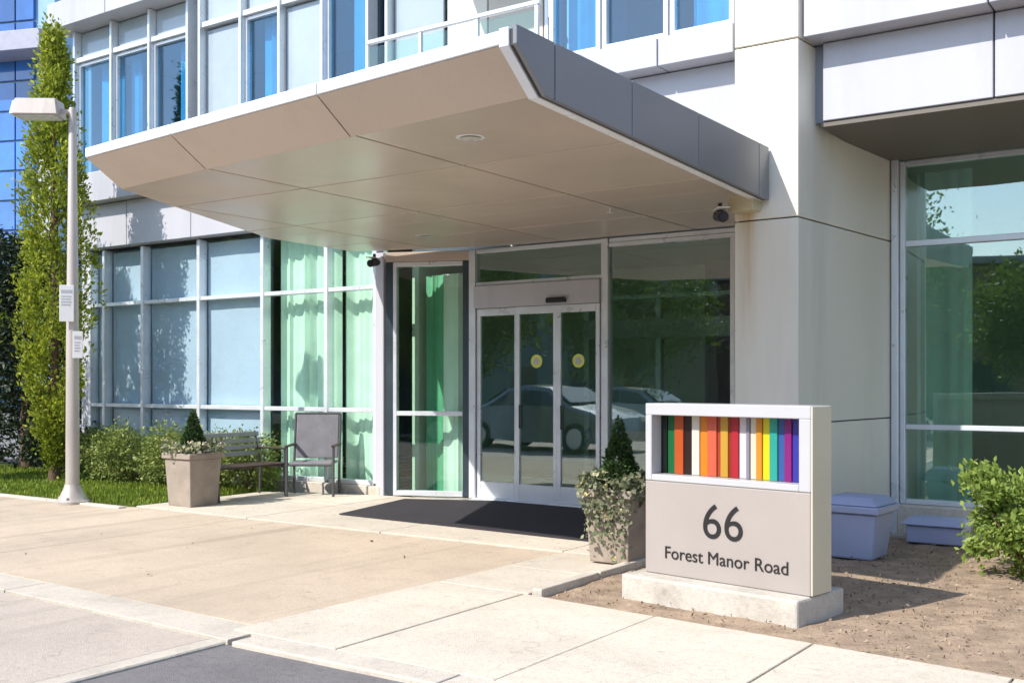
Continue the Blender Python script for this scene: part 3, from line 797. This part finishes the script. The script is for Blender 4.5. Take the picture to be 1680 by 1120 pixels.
# ================================================================== SIGN
S = empty('monument_sign', (-3.61, 6.95, 0.0), R(-9.6), 'taupe address sign with rainbow stripes and number 66 on a concrete base', 'sign')
W, Hs, T, z0 = 1.32, 1.225, 0.26, 0.165
MB().box(-.09, W + .0, -.17, T + .20, -.06, .163).build('base', base_mat, S, bevel=0.018, seg=2)
MB().box(0, W, 0.0, T, z0, z0 + 0.665).build('lower_panel', sign_grey, S, bevel=0.006)
fr = MB()
zt, zo = z0 + Hs, z0 + 0.668
fr.box(0, W, 0, T, zt - .085, zt); fr.box(0, .055, 0, T, zo, zt - .085); fr.box(W - .085, W, 0, T, zo, zt - .085); fr.box(.055, W - .085, 0, T, zo, zo + .045)
fr.build('frame', sign_white, S, bevel=0.005)
MB().box(W + .001, W + .012, .004, T - .004, z0 + .004, zt - .004).build('side_panel', sign_side, S, bevel=0.002)
MB().box(.05, W - .08, T - .07, T - .05, zo + .04, zt - .08).build('back_plate', sign_white, S)
def lin(h):
    r = [int(h[i:i + 2], 16) / 255 for i in (0, 2, 4)]
    return tuple(c / 12.92 if c <= .04045 else ((c + .055) / 1.055) ** 2.4 for c in r)
# (left edge, right edge, colour) in fractions of the opening
stripes = [(.000, .042, '0c1a10'), (.045, .098, '14703c'), (.100, .165, 'cf5a1e'), (.166, .225, '2a0d08'),
           (.228, .282, 'f2ead8'), (.284, .338, 'f08c12'), (.340, .404, 'e8694a'), (.406, .430, 'b8452a'), (.432, .484, 'd9a63a'), (.486, .508, 'a8301c'), (.510, .556, 'c02233'),
           (.558, .606, 'efe6ea'), (.608, .630, '9a94a8'), (.632, .672, 'f0e4cc'), (.674, .712, 'ef9a2a'), (.714, .760, 'f2e416'),
           (.762, .812, '2fb0a0'), (.814, .856, '3a62a8'), (.858, .902, '961a80'), (.904, .948, '3c3ab0'), (.950, .998, '1c1468')]
xo0, xo1 = .057, W - .087
for i, (a, b, h) in enumerate(stripes):
    m = surf('stripe_' + h, tuple(min(.9, c * 0.62) for c in lin(h)), 0.38, var=0.03, scale=3)
    dep = 0.115 + 0.010 * (i % 2)
    MB().box(xo0 + a * (xo1 - xo0), xo0 + b * (xo1 - xo0), dep, dep + .03, zo + .047, zt - .088).build('stripe', m, S, bevel=0.003)
def text(body, size, x, z, name, parent, offset=0.0, y=-0.004, align='CENTER', xs=1.0):
    cu = bpy.data.curves.new(name, 'FONT')
    cu.body = body; cu.size = size; cu.align_x = align; cu.extrude = 0.0018; cu.offset = offset; cu.space_character = xs
    tmp = bpy.data.objects.new('tmp', cu); C.objects.link(tmp)
    dg = bpy.context.evaluated_depsgraph_get()
    me = bpy.data.meshes.new_from_object(tmp.evaluated_get(dg))
    bpy.data.objects.remove(tmp); bpy.data.curves.remove(cu)
    # one mesh for each character
    bm = bmesh.new(); bm.from_mesh(me); seen = set(); isl = []
    for f0 in bm.faces:
        if f0.index in seen: continue
        st, grp = [f0], []
        seen.add(f0.index)
        while st:
            f = st.pop(); grp.append(f)
            for e in f.edges:
                for f2 in e.link_faces:
                    if f2.index not in seen:
                        seen.add(f2.index); st.append(f2)
        xs_ = [v.co.x for f in grp for v in f.verts]
        isl.append([min(xs_), max(xs_), grp])
    isl.sort(key=lambda q: q[0]); chars = []
    for q in isl:
        if chars and q[0] < chars[-1][1] - 1e-4 and len(body) < 1:
            chars[-1][1] = max(chars[-1][1], q[1]); chars[-1][2] += q[2]
        else:
            chars.append(q)
    for a, b, grp in chars:
        m = MB(); ids = {}
        for f in grp:
            for v in f.verts:
                if v.index not in ids:
                    ids[v.index] = len(m.v); m.v.append((x + v.co.x, y - v.co.z, z + v.co.y))
            m.f.append(tuple(ids[v.index] for v in f.verts))
        m.build(name, letter_mat, parent)
    bm.free()
text('66', 0.345, W / 2, z0 + .300, 'numeral', S, -0.001)
text('Forest Manor Road', 0.126, W / 2 + .01, z0 + .120, 'letter', S, 0.0)

# ================================================================== PLANTERS
def cone_points(n, h, r, z0):
    u = rng.random(n); z = 1 - np.sqrt(u); a = rng.uniform(0, 2 * np.pi, n)
    rr = r * (1 - z) * np.sqrt(rng.uniform(0.45, 1.05, n)) * (1 + 0.12 * np.sin(a * 5 + z * 20))
    p = np.stack([rr * np.cos(a), rr * np.sin(a), z0 + z * h], 1)
    o = np.stack([np.cos(a), np.sin(a), np.full(n, 0.5)], 1)
    return p, o
def planter(loc, rz, w, h, label, ch, cr, trail, group):
    t = empty('planter', loc, rz, label, 'planter', group)
    a, b = w / 2 * 0.84, w / 2
    sq = lambda q: [(-q, -q), (q, -q), (q, q), (-q, q)]
    MB().prism(sq(a), 0.0, h - .07, sq(b * .97)).build('tub', planter_mat, t, bevel=0.012, seg=2)
    m = MB()
    for x0, x1, y0, y1 in ((-b - .02, b + .02, -b - .02, -b + .04), (-b - .02, b + .02, b - .04, b + .02), (-b - .02, -b + .04, -b + .04, b - .04), (b - .04, b + .02, -b + .04, b - .04)):
        m.box(x0, x1, y0, y1, h - .07, h)
    m.build('rim', planter_mat, t, bevel=0.008)
    MB().box(-b + .04, b - .04, -b + .04, b - .04, h - .068, h - .03).build('soil', soil_mat, t)
    MB().tube((0, 0, h - .04), (0, 0, h + ch * .8), .02, .006, 8).build('stem', bark, t)
    p, o = cone_points(3600, ch, cr, h + .03)
    leaf_mesh('topiary', leaf_topiary, p, 0.035, t, outward=o * 1.2)
    n = trail
    e = rng.uniform(-b, b, n); sidek = rng.integers(0, 4, n); off = rng.uniform(-.06, .05, n) + b
    zz = h + .06 - np.abs(rng.normal(0, 1, n)) * (0.05 + 0.10 * (sidek == 0)) * (trail / 1200) + rng.uniform(-.02, .08, n)
    xx = np.where(sidek == 0, e, np.where(sidek == 1, off, np.where(sidek == 2, e, -off)))
    yy = np.where(sidek == 0, -off, np.where(sidek == 1, e, np.where(sidek == 2, off, e)))
    xx = xx + rng.normal(0, .02, n)
    leaf_mesh('trailing_foliage', leaf_trail, np.stack([xx, yy, zz], 1), 0.055, t, aspect=1.5)
    k = 60
    idx = rng.integers(0, n, k)
    leaf_mesh('flowers', petal_mat, np.repeat(np.stack([xx, yy, zz + .03], 1)[idx], 5, 0), 0.03, t, aspect=1.1, kind='stuff')
    return t
PG = None
planter((-10.80, 8.68, 0.005), R(0), 0.50, 0.66, 'square brown planter with small conical evergreen beside the bench', 0.50, 0.16, 420, None)
planter((-4.415, 8.02, 0.022), R(0), 0.44, 0.62, 'square planter with trailing flowers and conical evergreen left of the sign', 0.58, 0.17, 2200, None)

# ================================================================== BENCH AND CHAIR
t = empty('bench', (-10.92, 9.55, 0.012), R(90), 'dark slatted bench with metal frame behind the brown planter', 'bench')
L = 1.25
for k in range(5):
    MB().box(-L / 2, L / 2, -.24 + k * .098, -.24 + k * .098 + .085, .41, .44).build('slat', bench_wood, t, bevel=0.006)
for k in range(4):
    z = .53 + k * .085; y = .275 + k * .022
    MB().hexa([(-L / 2, y, z), (L / 2, y, z), (L / 2, y + .022, z), (-L / 2, y + .022, z)], [(-L / 2, y + .016, z + .062), (L / 2, y + .016, z + .062), (L / 2, y + .038, z + .062), (-L / 2, y + .038, z + .062)]).build('slat', surf('grey_slat', (0.34, 0.34, 0.33), 0.6, var=0.12), t, bevel=0.005)
for x in (-L / 2 + .06, L / 2 - .06):
    for y0, y1 in ((-.21, -.24), (.24, .27)):
        MB().tube((x, y0, .405), (x, y1, 0), .018, .016, 10).build('leg', steel, t)
    MB().tube((x, .25, .40), (x, .375, .86), .018, .014, 10).build('back_post', steel, t)
    MB().tube((x, -.23, .39), (x, .26, .39), .016, n=10).build('seat_rail', steel, t)
    MB().tube((x, -.22, .41), (x, -.22, .62), .014, n=10).build('arm_post', steel, t)
    MB().box(x - .025, x + .025, -.25, .33, .62, .645).build('armrest', bench_wood, t, bevel=0.006)
t = empty('chair', (-10.42, 10.38, 0.012), R(35), 'tall grey woven chair with metal frame next to the corner post', 'chair')
w = .29
m = MB(); m.hexa([(-w, .25, .48), (w, .25, .48), (w, .275, .48), (-w, .275, .48)], [(-w, .35, 1.08), (w, .35, 1.08), (w, .375, 1.08), (-w, .375, 1.08)])
m.build('backrest', woven, t, bevel=0.008)
MB().box(-w, w, -.26, .25, .42, .455).build('seat', woven, t, bevel=0.012)
for x in (-w - .02, w + .02):
    MB().tube((x, .24, 0), (x, .26, .45), .018, n=10).build('leg', steel, t)
    MB().tube((x, -.27, 0), (x, -.25, .66), .018, n=10).build('leg', steel, t)
    MB().tube((x, .26, .45), (x, .365, 1.09), .018, n=10).build('back_post', steel, t)
    MB().box(x - .028, x + .028, -.28, .30, .66, .685).build('armrest', bench_wood, t, bevel=0.006)
MB().tube((-w - .02, .364, 1.09), (w + .02, .364, 1.09), .018, n=10).build('top_rail', steel, t)
MB().tube((-w - .02, -.25, .42), (w + .02, -.25, .42), .016, n=10).build('seat_rail', steel, t)

# ================================================================== LAMP POST
t = empty('lamp_post', (-12.30, 8.0, 0.0), 0, 'tall tapered metal lamp post with box lantern in front of the cedar', 'lamp post')
MB().lathe([(0.21, 0), (0.21, 0.03), (0.17, 0.06), (0.105, 0.20), (0.095, 0.24)], (0, 0, 0), 24).build('base', lamp_metal, t, smooth=True)
MB().lathe([(0.085, 0.2), (0.078, 2.0), (0.045, 5.0), (0.04, 5.02)], (0, 0, 0), 20).build('pole', lamp_metal, t, smooth=True)
for a in range(4):
    an = a * math.pi / 2 + .6
    MB().tube((.17 * math.cos(an), .17 * math.sin(an), .03), (.17 * math.cos(an), .17 * math.sin(an), .085), .016, n=6).build('bolt', lamp_metal, t)
ad = Vector((-0.80, -0.6, 0)).normalized()
ap = Vector((0, 0, 4.96))
MB().tube(ap, ap + ad * .16 + Vector((0, 0, .02)), .03, n=10).build('arm', lamp_metal, t)
m = MB(); sd = Vector((-ad.y, ad.x, 0))
q0, q1 = ap + ad * .13, ap + ad * .70
def lb(q, w, z): return [q - sd * w + Vector((0, 0, z)), q + sd * w + Vector((0, 0, z))]
bt = [q0 - sd * .17, q1 - sd * .17, q1 + sd * .17, q0 + sd * .17]
tp = [q0 + ad * .03 - sd * .14, q1 - ad * .03 - sd * .14, q1 - ad * .03 + sd * .14, q0 + ad * .03 + sd * .14]
m.hexa([p + Vector((0, 0, -.06)) for p in bt], [p + Vector((0, 0, .15)) for p in tp])
lh = m.build('lamp_head', lamp_metal, t, bevel=0.012)
m = MB(); bt2 = [q0 + ad * .05 - sd * .13, q1 - ad * .05 - sd * .13, q1 - ad * .05 + sd * .13, q0 + ad * .05 + sd * .13]
m.hexa([p + Vector((0, 0, -.075)) for p in bt2], [p + Vector((0, 0, -.061)) for p in bt2])
m.build('lens', surf('lamp_lens', (0.6, 0.6, 0.58), 0.25, var=0.03), lh)
m = MB(); q2 = q1 + ad * .002
m.hexa([q2 - sd * .15 + Vector((0, 0, -.05)), q2 + ad * .03 - sd * .15 + Vector((0, 0, -.05)), q2 + ad * .03 + sd * .15 + Vector((0, 0, -.05)), q2 + sd * .15 + Vector((0, 0, -.05))],
       [q2 - ad * .03 - sd * .12 + Vector((0, 0, .12)), q2 - sd * .12 + Vector((0, 0, .12)), q2 + sd * .12 + Vector((0, 0, .12)), q2 - ad * .03 + sd * .12 + Vector((0, 0, .12))])
m.build('end_cap', white_plastic, lh)
def plate(dx, w, z0, z1, label):
    o = empty('notice_plate', (-12.30, 8.0, 0), R(52), label, 'notice')
    MB().box(dx - w / 2, dx + w / 2, -.105, -.092, z0, z1).build('plate', white_plastic, o, bevel=0.004)
    MB().box(dx - w / 2 + .02, dx + w / 2 - .02, -.107, -.1055, z1 - .10, z1 - .06).build('print', surf('grey_print', (0.45, 0.45, 0.47), 0.6), o)
    for q in range(4):
        MB().box(dx - w / 2 + .02, dx + w / 2 - .03 - .01 * (q % 2), -.107, -.1055, z1 - .15 - q * .035, z1 - .135 - q * .035).build('print', surf('grey_print', (0.45, 0.45, 0.47), 0.6), o)
    MB().box(dx - .012, dx + .012, -.092, -.05, (z0 + z1) / 2 - .02, (z0 + z1) / 2 + .02).build('clamp', steel, o)
plate(-.06, .17, 2.30, 2.76, 'upper white notice plate on the lamp post')
plate(.07, .12, 1.84, 2.18, 'lower white notice plate on the lamp post')

# ================================================================== TUB AND LOW BOX
t = empty('storage_tub', (-2.83, 9.52, 0.0), R(-4), 'lilac grey plastic tub with wide rim against the pillar wall', 'tub')
sq = lambda q: [(-q, -q), (q, -q), (q, q), (-q, q)]
MB().prism(sq(.185), 0, .40, sq(.235)).build('body', bin_mat, t, bevel=0.02, seg=2)
m = MB()
m.prism(sq(.27), .405, .47, sq(.275)).build('rim', bin_mat, t, bevel=0.012, seg=2)
MB().prism(sq(.265), .472, .545, sq(.19)).build('lid', bin_mat, t, bevel=0.02, seg=2)
t = empty('ground_box', (-2.45, 10.80, 0.0), 0, 'low grey lidded utility box under the right window', 'utility box')
MB().box(-.26, .26, -.17, .17, 0, .17).build('body', bin_mat, t, bevel=0.01)
MB().prism([(-.30, -.21), (.30, -.21), (.30, .21), (-.30, .21)], .173, .235, [(-.25, -.16), (.25, -.16), (.25, .16), (-.25, .16)]).build('lid', bin_mat, t, bevel=0.008)

# ================================================================== VEGETATION
def cedar(loc, h, label, wide=1.0):
    t = empty('cedar_tree', loc, 0, label, 'tree')
    MB().lathe([(0.10, 0), (0.07, 0.4), (0.05, h * .6), (0.01, h * .95)], (0, 0, 0), 10).build('trunk', bark, t, smooth=True)
    n_sp = 640; P, O = [], []
    lm = MB()
    for k in range(34):
        f = .08 + .8 * k / 34; a = k * 2.4; z = .3 + f * (h - .35)
        r = float(np.interp(f, [0, .3, .5, 1], [.15, .40, .40, .03]))
        lm.tube((0, 0, z - .35 * r), (r * math.cos(a), r * math.sin(a), z + .55 * r), .016, .005, 6)
    lm.build('limbs', bark, t)
    prof = lambda f: np.interp(f, [0, .06, .14, .3, .45, .62, .8, .92, 1.0], [.06, .12, .30, .47, .49, .38, .25, .16, .07])
    for _ in range(n_sp):
        f = random.random() ** 0.9
        a = random.uniform(0, 2 * math.pi)
        r = wide * prof(f) * random.uniform(.5, 1.15) * (1 + .20 * math.sin(a * 3 + f * 11) + .12 * math.sin(a * 5 - f * 23))
        c = np.array([r * math.cos(a), r * math.sin(a), .30 + f * (h - .35)])
        k = random.randint(18, 52)
        s = rng.normal(size=(k, 3)) * np.array([.05, .05, .12]) * random.uniform(.7, 1.3)
        P.append(c + s); O.append(np.tile([math.cos(a) * .6, math.sin(a) * .6, .9], (k, 1)))
    leaf_mesh('crown', leaf_cedar, np.concatenate(P), 0.075, t, outward=np.concatenate(O) * 1.1, aspect=2.0)
    return t
cedar((-16.65, 8.25, -0.02), 6.0, 'narrow cedar beyond the left picture edge that shades the left windows', 1.6)
cedar((-15.0, 9.45, -0.02), 6.9, 'tall narrow yellow green cedar at the building corner behind the lamp post')
def shrub(name, loc, rad, n, mat, size, label, cat, group=None, clumps=40, spread=.2):
    t = empty(name, loc, random.uniform(0, 6), label, cat, group)
    m = MB()
    for k in range(7):
        a = k * .9; m.tube((0, 0, -.03), (rad[0] * .55 * math.cos(a), rad[1] * .55 * math.sin(a), rad[2] * 1.1), .018, .006, 6)
    m.build('stems', bark, t)
    p, o = blob_points(n, (0, 0, rad[2] * 1.02), rad, clumps, spread)
    p[:, 2] = np.maximum(p[:, 2], .02)
    leaf_mesh('crown', mat, p, size, t, outward=o * .8)
    return t
hx = [(-14.65, 10.02, .52, .40, 'leftmost boxwood of the hedge row beside the cedar'), (-13.85, 10.02, .55, .42, 'second boxwood from the cedar in the hedge row'),
      (-13.05, 10.08, .52, .42, 'third boxwood from the cedar in the hedge row'), (-12.25, 10.20, .50, .40, 'fourth boxwood from the cedar in the hedge row'), (-11.6, 10.3, .42, .38, 'rightmost boxwood of the hedge row behind the bench')]
for x, y, r, hz, lb_ in hx:
    shrub('boxwood_shrub', (x, y, 0), (r, .45, hz), 5200, leaf_box, 0.05, lb_, 'shrub', 'boxwoods under the left windows', 46, .2)
shrub('leafy_shrub', (-1.40, 9.35, 0), (.62, .60, .44), 8000, leaf_bright, 0.06, 'bright green leafy shrub under the right window', 'shrub', None, 40, .13)
shrub('leafy_shrub', (-0.15, 9.6, 0), (.62, .60, .48), 5000, leaf_bright, 0.065, 'bright green leafy shrub past the right picture edge', 'shrub', None, 40, .13)
def conifer(loc, h, r, label):
    t = empty('dark_conifer', loc, random.uniform(0, 6), label, 'tree', 'dark conifers behind the lawn')
    MB().lathe([(0.14, 0), (0.10, h * .4), (0.02, h * .97)], (0, 0, 0), 10).build('trunk', bark, t, smooth=True)
    P, O = [], []
    for _ in range(420):
        f = random.random() ** .8; a = random.uniform(0, 6.283)
        rr = r * (1 - f * .85) * random.uniform(.45, 1.1)
        c = np.array([rr * math.cos(a), rr * math.sin(a), .15 + f * (h - .2) - rr * .15])
        k = 26; s = rng.normal(size=(k, 3)) * np.array([.16, .16, .06])
        P.append(c + s); O.append(np.tile([math.cos(a), math.sin(a), -.1], (k, 1)))
    leaf_mesh('crown', leaf_dark, np.concatenate(P), 0.13, t, outward=np.concatenate(O), aspect=2.6)
conifer((-18.3, 11.0, 0), 4.2, 1.15, 'dark conifer nearest the cedar behind the lawn')
conifer((-20.6, 11.4, 0), 4.6, 1.3, 'dark conifer at the left picture edge behind the lawn')
conifer((-19.6, 13.6, 0), 4.8, 1.4, 'dark conifer in the second row between the two front ones')
for x, y in ((-17.0, 10.7), (-16.0, 10.55), (-19.3, 9.9)):
    shrub('dark_shrub', (x, y, 0), (.55, .45, .38), 2600, leaf_dark, 0.07, {-17.0: 'low dark shrub left of the cedar foot', -16.0: 'low dark shrub right behind the cedar foot', -19.3: 'low dark shrub far left on the lawn'}[x], 'shrub', 'dark shrubs on the lawn')

# ================================================================== BACKGROUND TOWER
T_ = empty('glass_tower', (-58.4, 29.0, 0), R(20), 'blue glass tower with projecting balcony slab behind the cedar', 'building')
tower_glass = surf('tower_blue_glass', (0.035, 0.16, 0.50), 0.08, 0.0, var=0.25, scale=0.35, fine=2, coat=1.0, island=0.35)
tower_frame = surf('tower_frame', (0.25, 0.42, 0.62), 0.4, var=0.05)
tower_slab = surf('tower_slab', (0.36, 0.37, 0.46), 0.6, var=0.08)
# local axes: x to the right as seen from the street, y away
TX0, TX1 = -9.0, 8.2
MB().box(TX0, TX1, 0.2, 14, 0, 34).build('core', tower_frame, T_)
pw_, ph_ = 1.15, 1.55
pane_me = None
for i in range(int((TX1 - TX0) / pw_)):
    for j in range(22):
        x = TX0 + i * pw_; z = 0.1 + j * ph_
        if pane_me is None:
            po = MB().box(.04, pw_ - .04, 0.02, .18, .05, ph_ - .06).build('pane', tower_glass, T_, bevel=0.01); pane_me = po.data
            po.location = (x, 0, z)
        else:
            po = bpy.data.objects.new('pane', pane_me); link(po, T_); po.location = (x, 0, z)
MB().box(TX0 - .5, TX1 + .5, -1.6, .18, 18.2, 19.2).build('balcony_slab', tower_slab, T_, bevel=0.03)
MB().box(TX1 - .7, TX1 + .05, -.15, .19, 7.5, 18.15).build('corner_strip', white_panel, T_, bevel=0.02)

# ================================================================== ACROSS THE STREET (seen in the glass)
def low_building(loc, w, h, d, mat, label):
    t = empty('low_building', loc, 0, label, 'building')
    MB().box(-w / 2, w / 2, -d, 0, -.2, h).build('wall', mat, t, bevel=.03)
    MB().box(-w / 2 - .3, w / 2 + .3, -d - .3, .3, h, h + .35).build('roof', roof_mat, t, bevel=.03)
    me = None; gm = surf('far_window', (0.03, 0.045, 0.06), 0.1, var=0.1)
    for i in range(int(w / 4)):
        for j in range(int(h / 3)):
            if me is None:
                o = MB().box(-.9, .9, -.05, .04, 0, 1.5).build('window', gm, t, bevel=.01); me = o.data
            else:
                o = bpy.data.objects.new('window', me); link(o, t)
            o.location = (-w / 2 + 2 + i * 4, 0, 1 + j * 3)
brick_mat = surf('far_brick', (0.22, 0.13, 0.09), 0.9, var=0.15, scale=1, fine=8)
far_grey = surf('far_grey_render', (0.24, 0.27, 0.25), 0.9, var=0.08, scale=.5, fine=6)
low_building((-56, -28, -.1), 56, 12.5, 14, far_grey, 'long grey block mirrored in the left of the lobby glass')
low_building((4, -32, -.1), 56, 7.2, 14, brick_mat, 'low brick block mirrored in the right of the glass')
def street_tree(loc, h, r, label):
    t = empty('street_tree', loc, random.uniform(0, 6), label, 'tree', 'trees mirrored in the entrance glass')
    m = MB(); m.tube((0, 0, -.1), (0, 0, h * .5), .20, .12, 10)
    for k in range(6):
        a = k * 1.05; m.tube((0, 0, h * .42), (r * .6 * math.cos(a), r * .6 * math.sin(a), h * .72), .08, .02, 7)
    m.build('trunk', bark, t, smooth=True)
    p, o = blob_points(16000, (0, 0, h * .64), (r, r, h * .36), 90, .15)
    leaf_mesh('crown', leaf_tree, p, .17, t, outward=o * .5)
for k, (x, y, h, r) in enumerate([(-30, -7, 8.2, 3.0), (-24, -9, 7.2, 2.8), (-17.5, -10, 6.6, 2.9), (-10.6, -13, 9.4, 2.9), (-5, -15, 5.8, 2.7), (2, -15, 6.6, 2.8), (10, -14, 8.0, 3.2)]):
    street_tree((x, y, -0.1), h, r, ['far left', 'second left', 'third', 'fourth', 'fifth', 'sixth', 'last'][k] + ' street tree in the row mirrored in the glass')
def car(loc, rz, paint, label):
    t = empty('parked_car', loc, rz, label, 'car', 'cars mirrored in the entrance doors')
    prof = [(-2.2, .30), (-2.25, .55), (-2.15, .82), (-1.75, .95), (-1.25, 1.02), (-.75, 1.38), (-.1, 1.46), (.55, 1.40), (1.15, 1.02), (1.75, .90), (2.12, .72), (2.2, .45), (2.12, .28)]
    # body: loft of the side profile, tucked in at the roof
    bm = bmesh.new(); rows = []
    for sy in (-1, -.92, 0, .92, 1):
        row = []
        for x, z in prof:
            tuck = max(0, z - .9) * .42
            y = sy * (.88 - tuck)
            zz = z - (0.06 if abs(sy) == 1 else 0.0) + (0.03 if sy == 0 else 0)
            row.append(bm.verts.new((x, y, zz)))
        rows.append(row)
    for a, b in zip(rows[:-1], rows[1:]):
        for i in range(len(prof) - 1): bm.faces.new((a[i], a[i + 1], b[i + 1], b[i]))
    for row in (rows[0], rows[-1]):
        bm.faces.new(row)
    bm.faces.new([r_[0] for r_ in rows] + [r_[-1] for r_ in reversed(rows)])
    bmesh.ops.recalc_face_normals(bm, faces=bm.faces)
    me = bpy.data.meshes.new('body'); bm.to_mesh(me); bm.free(); me.materials.append(paint)
    for p in me.polygons: p.use_smooth = True
    me.set_sharp_from_angle(angle=R(35))
    link(bpy.data.objects.new('body', me), t)
    gm = surf('car_window', (0.015, 0.02, 0.025), 0.06, var=0, coat=1)
    for xa_, za_, xb_, zb2 in ((.60, 1.395, 1.10, 1.075), (-.80, 1.365, -1.20, 1.085)):
        wa, wb = .60, .70; dx = .03 if xa_ > 0 else -.03
        MB().hexa([(xa_ + dx, -wa, za_ + .03), (xa_ + dx, wa, za_ + .03), (xb_ + dx, wb, zb2 + .03), (xb_ + dx, -wb, zb2 + .03)],
                  [(xa_, -wa, za_), (xa_, wa, za_), (xb_, wb, zb2), (xb_, -wb, zb2)]).build('windscreen', gm, t)
    for s in (-1, 1):
        f = lambda x, z: (x, s * (.885 - max(0, z - .9) * .42 + .006), z)
        MB().poly([f(-1.1, 1.0), f(-.05, 1.0), f(-.05, 1.36), f(-.62, 1.33)]).build('side_window', gm, t)
        MB().poly([f(.0, 1.0), f(1.0, .99), f(.5, 1.32), f(.0, 1.36)]).build('side_window', gm, t)
        for x in (-1.38, 1.36):
            wh = MB().tube((x, s * .70, .32), (x, s * .90, .32), .325, n=28).build('wheel', surf('tyre_rubber', (.018, .018, .018), .8), t)
            MB().tube((x, s * .901, .32), (x, s * .915, .32), .21, .19, n=20).build('rim', alu, wh)
        MB().box(2.08, 2.16, s * .62 - .17, s * .62 + .17, .66, .76).build('headlight', white_plastic, t, bevel=.02)
        MB().box(-2.235, -2.16, s * .66 - .14, s * .66 + .14, .70, .82).build('tail_light', surf('red_lens', (.35, .01, .01), .2), t, bevel=.02)
silver = surf('silver_paint', (.30, .31, .33), .25, .5, var=.02, coat=1)
darkp = surf('dark_blue_paint', (.04, .05, .08), .2, .3, var=.02, coat=1)
car((-13.2, 1.9, -0.01), R(4), silver, 'silver saloon mirrored in the middle of the sliding doors')
car((-8.6, -3.9, -0.07), R(2), darkp, 'dark blue saloon mirrored beside the sliding doors')
car((-14.2, -4.1, -0.06), R(1), silver, 'silver saloon parked behind the first, mirrored in the doors')

pts = []
while len(pts) < 14:
    x, y = random.uniform(-13, -1), random.uniform(4.5, 8.4)
    if x < -4.4 or y < 6.0: pts.append((x, y, 0.016))
o = leaf_mesh('fallen_leaves', chip_mat, np.array(pts), 0.034, up=-.0, aspect=1.7, kind='stuff'); o['label'] = 'few dry fallen leaves on the paving'; o['category'] = 'leaves'
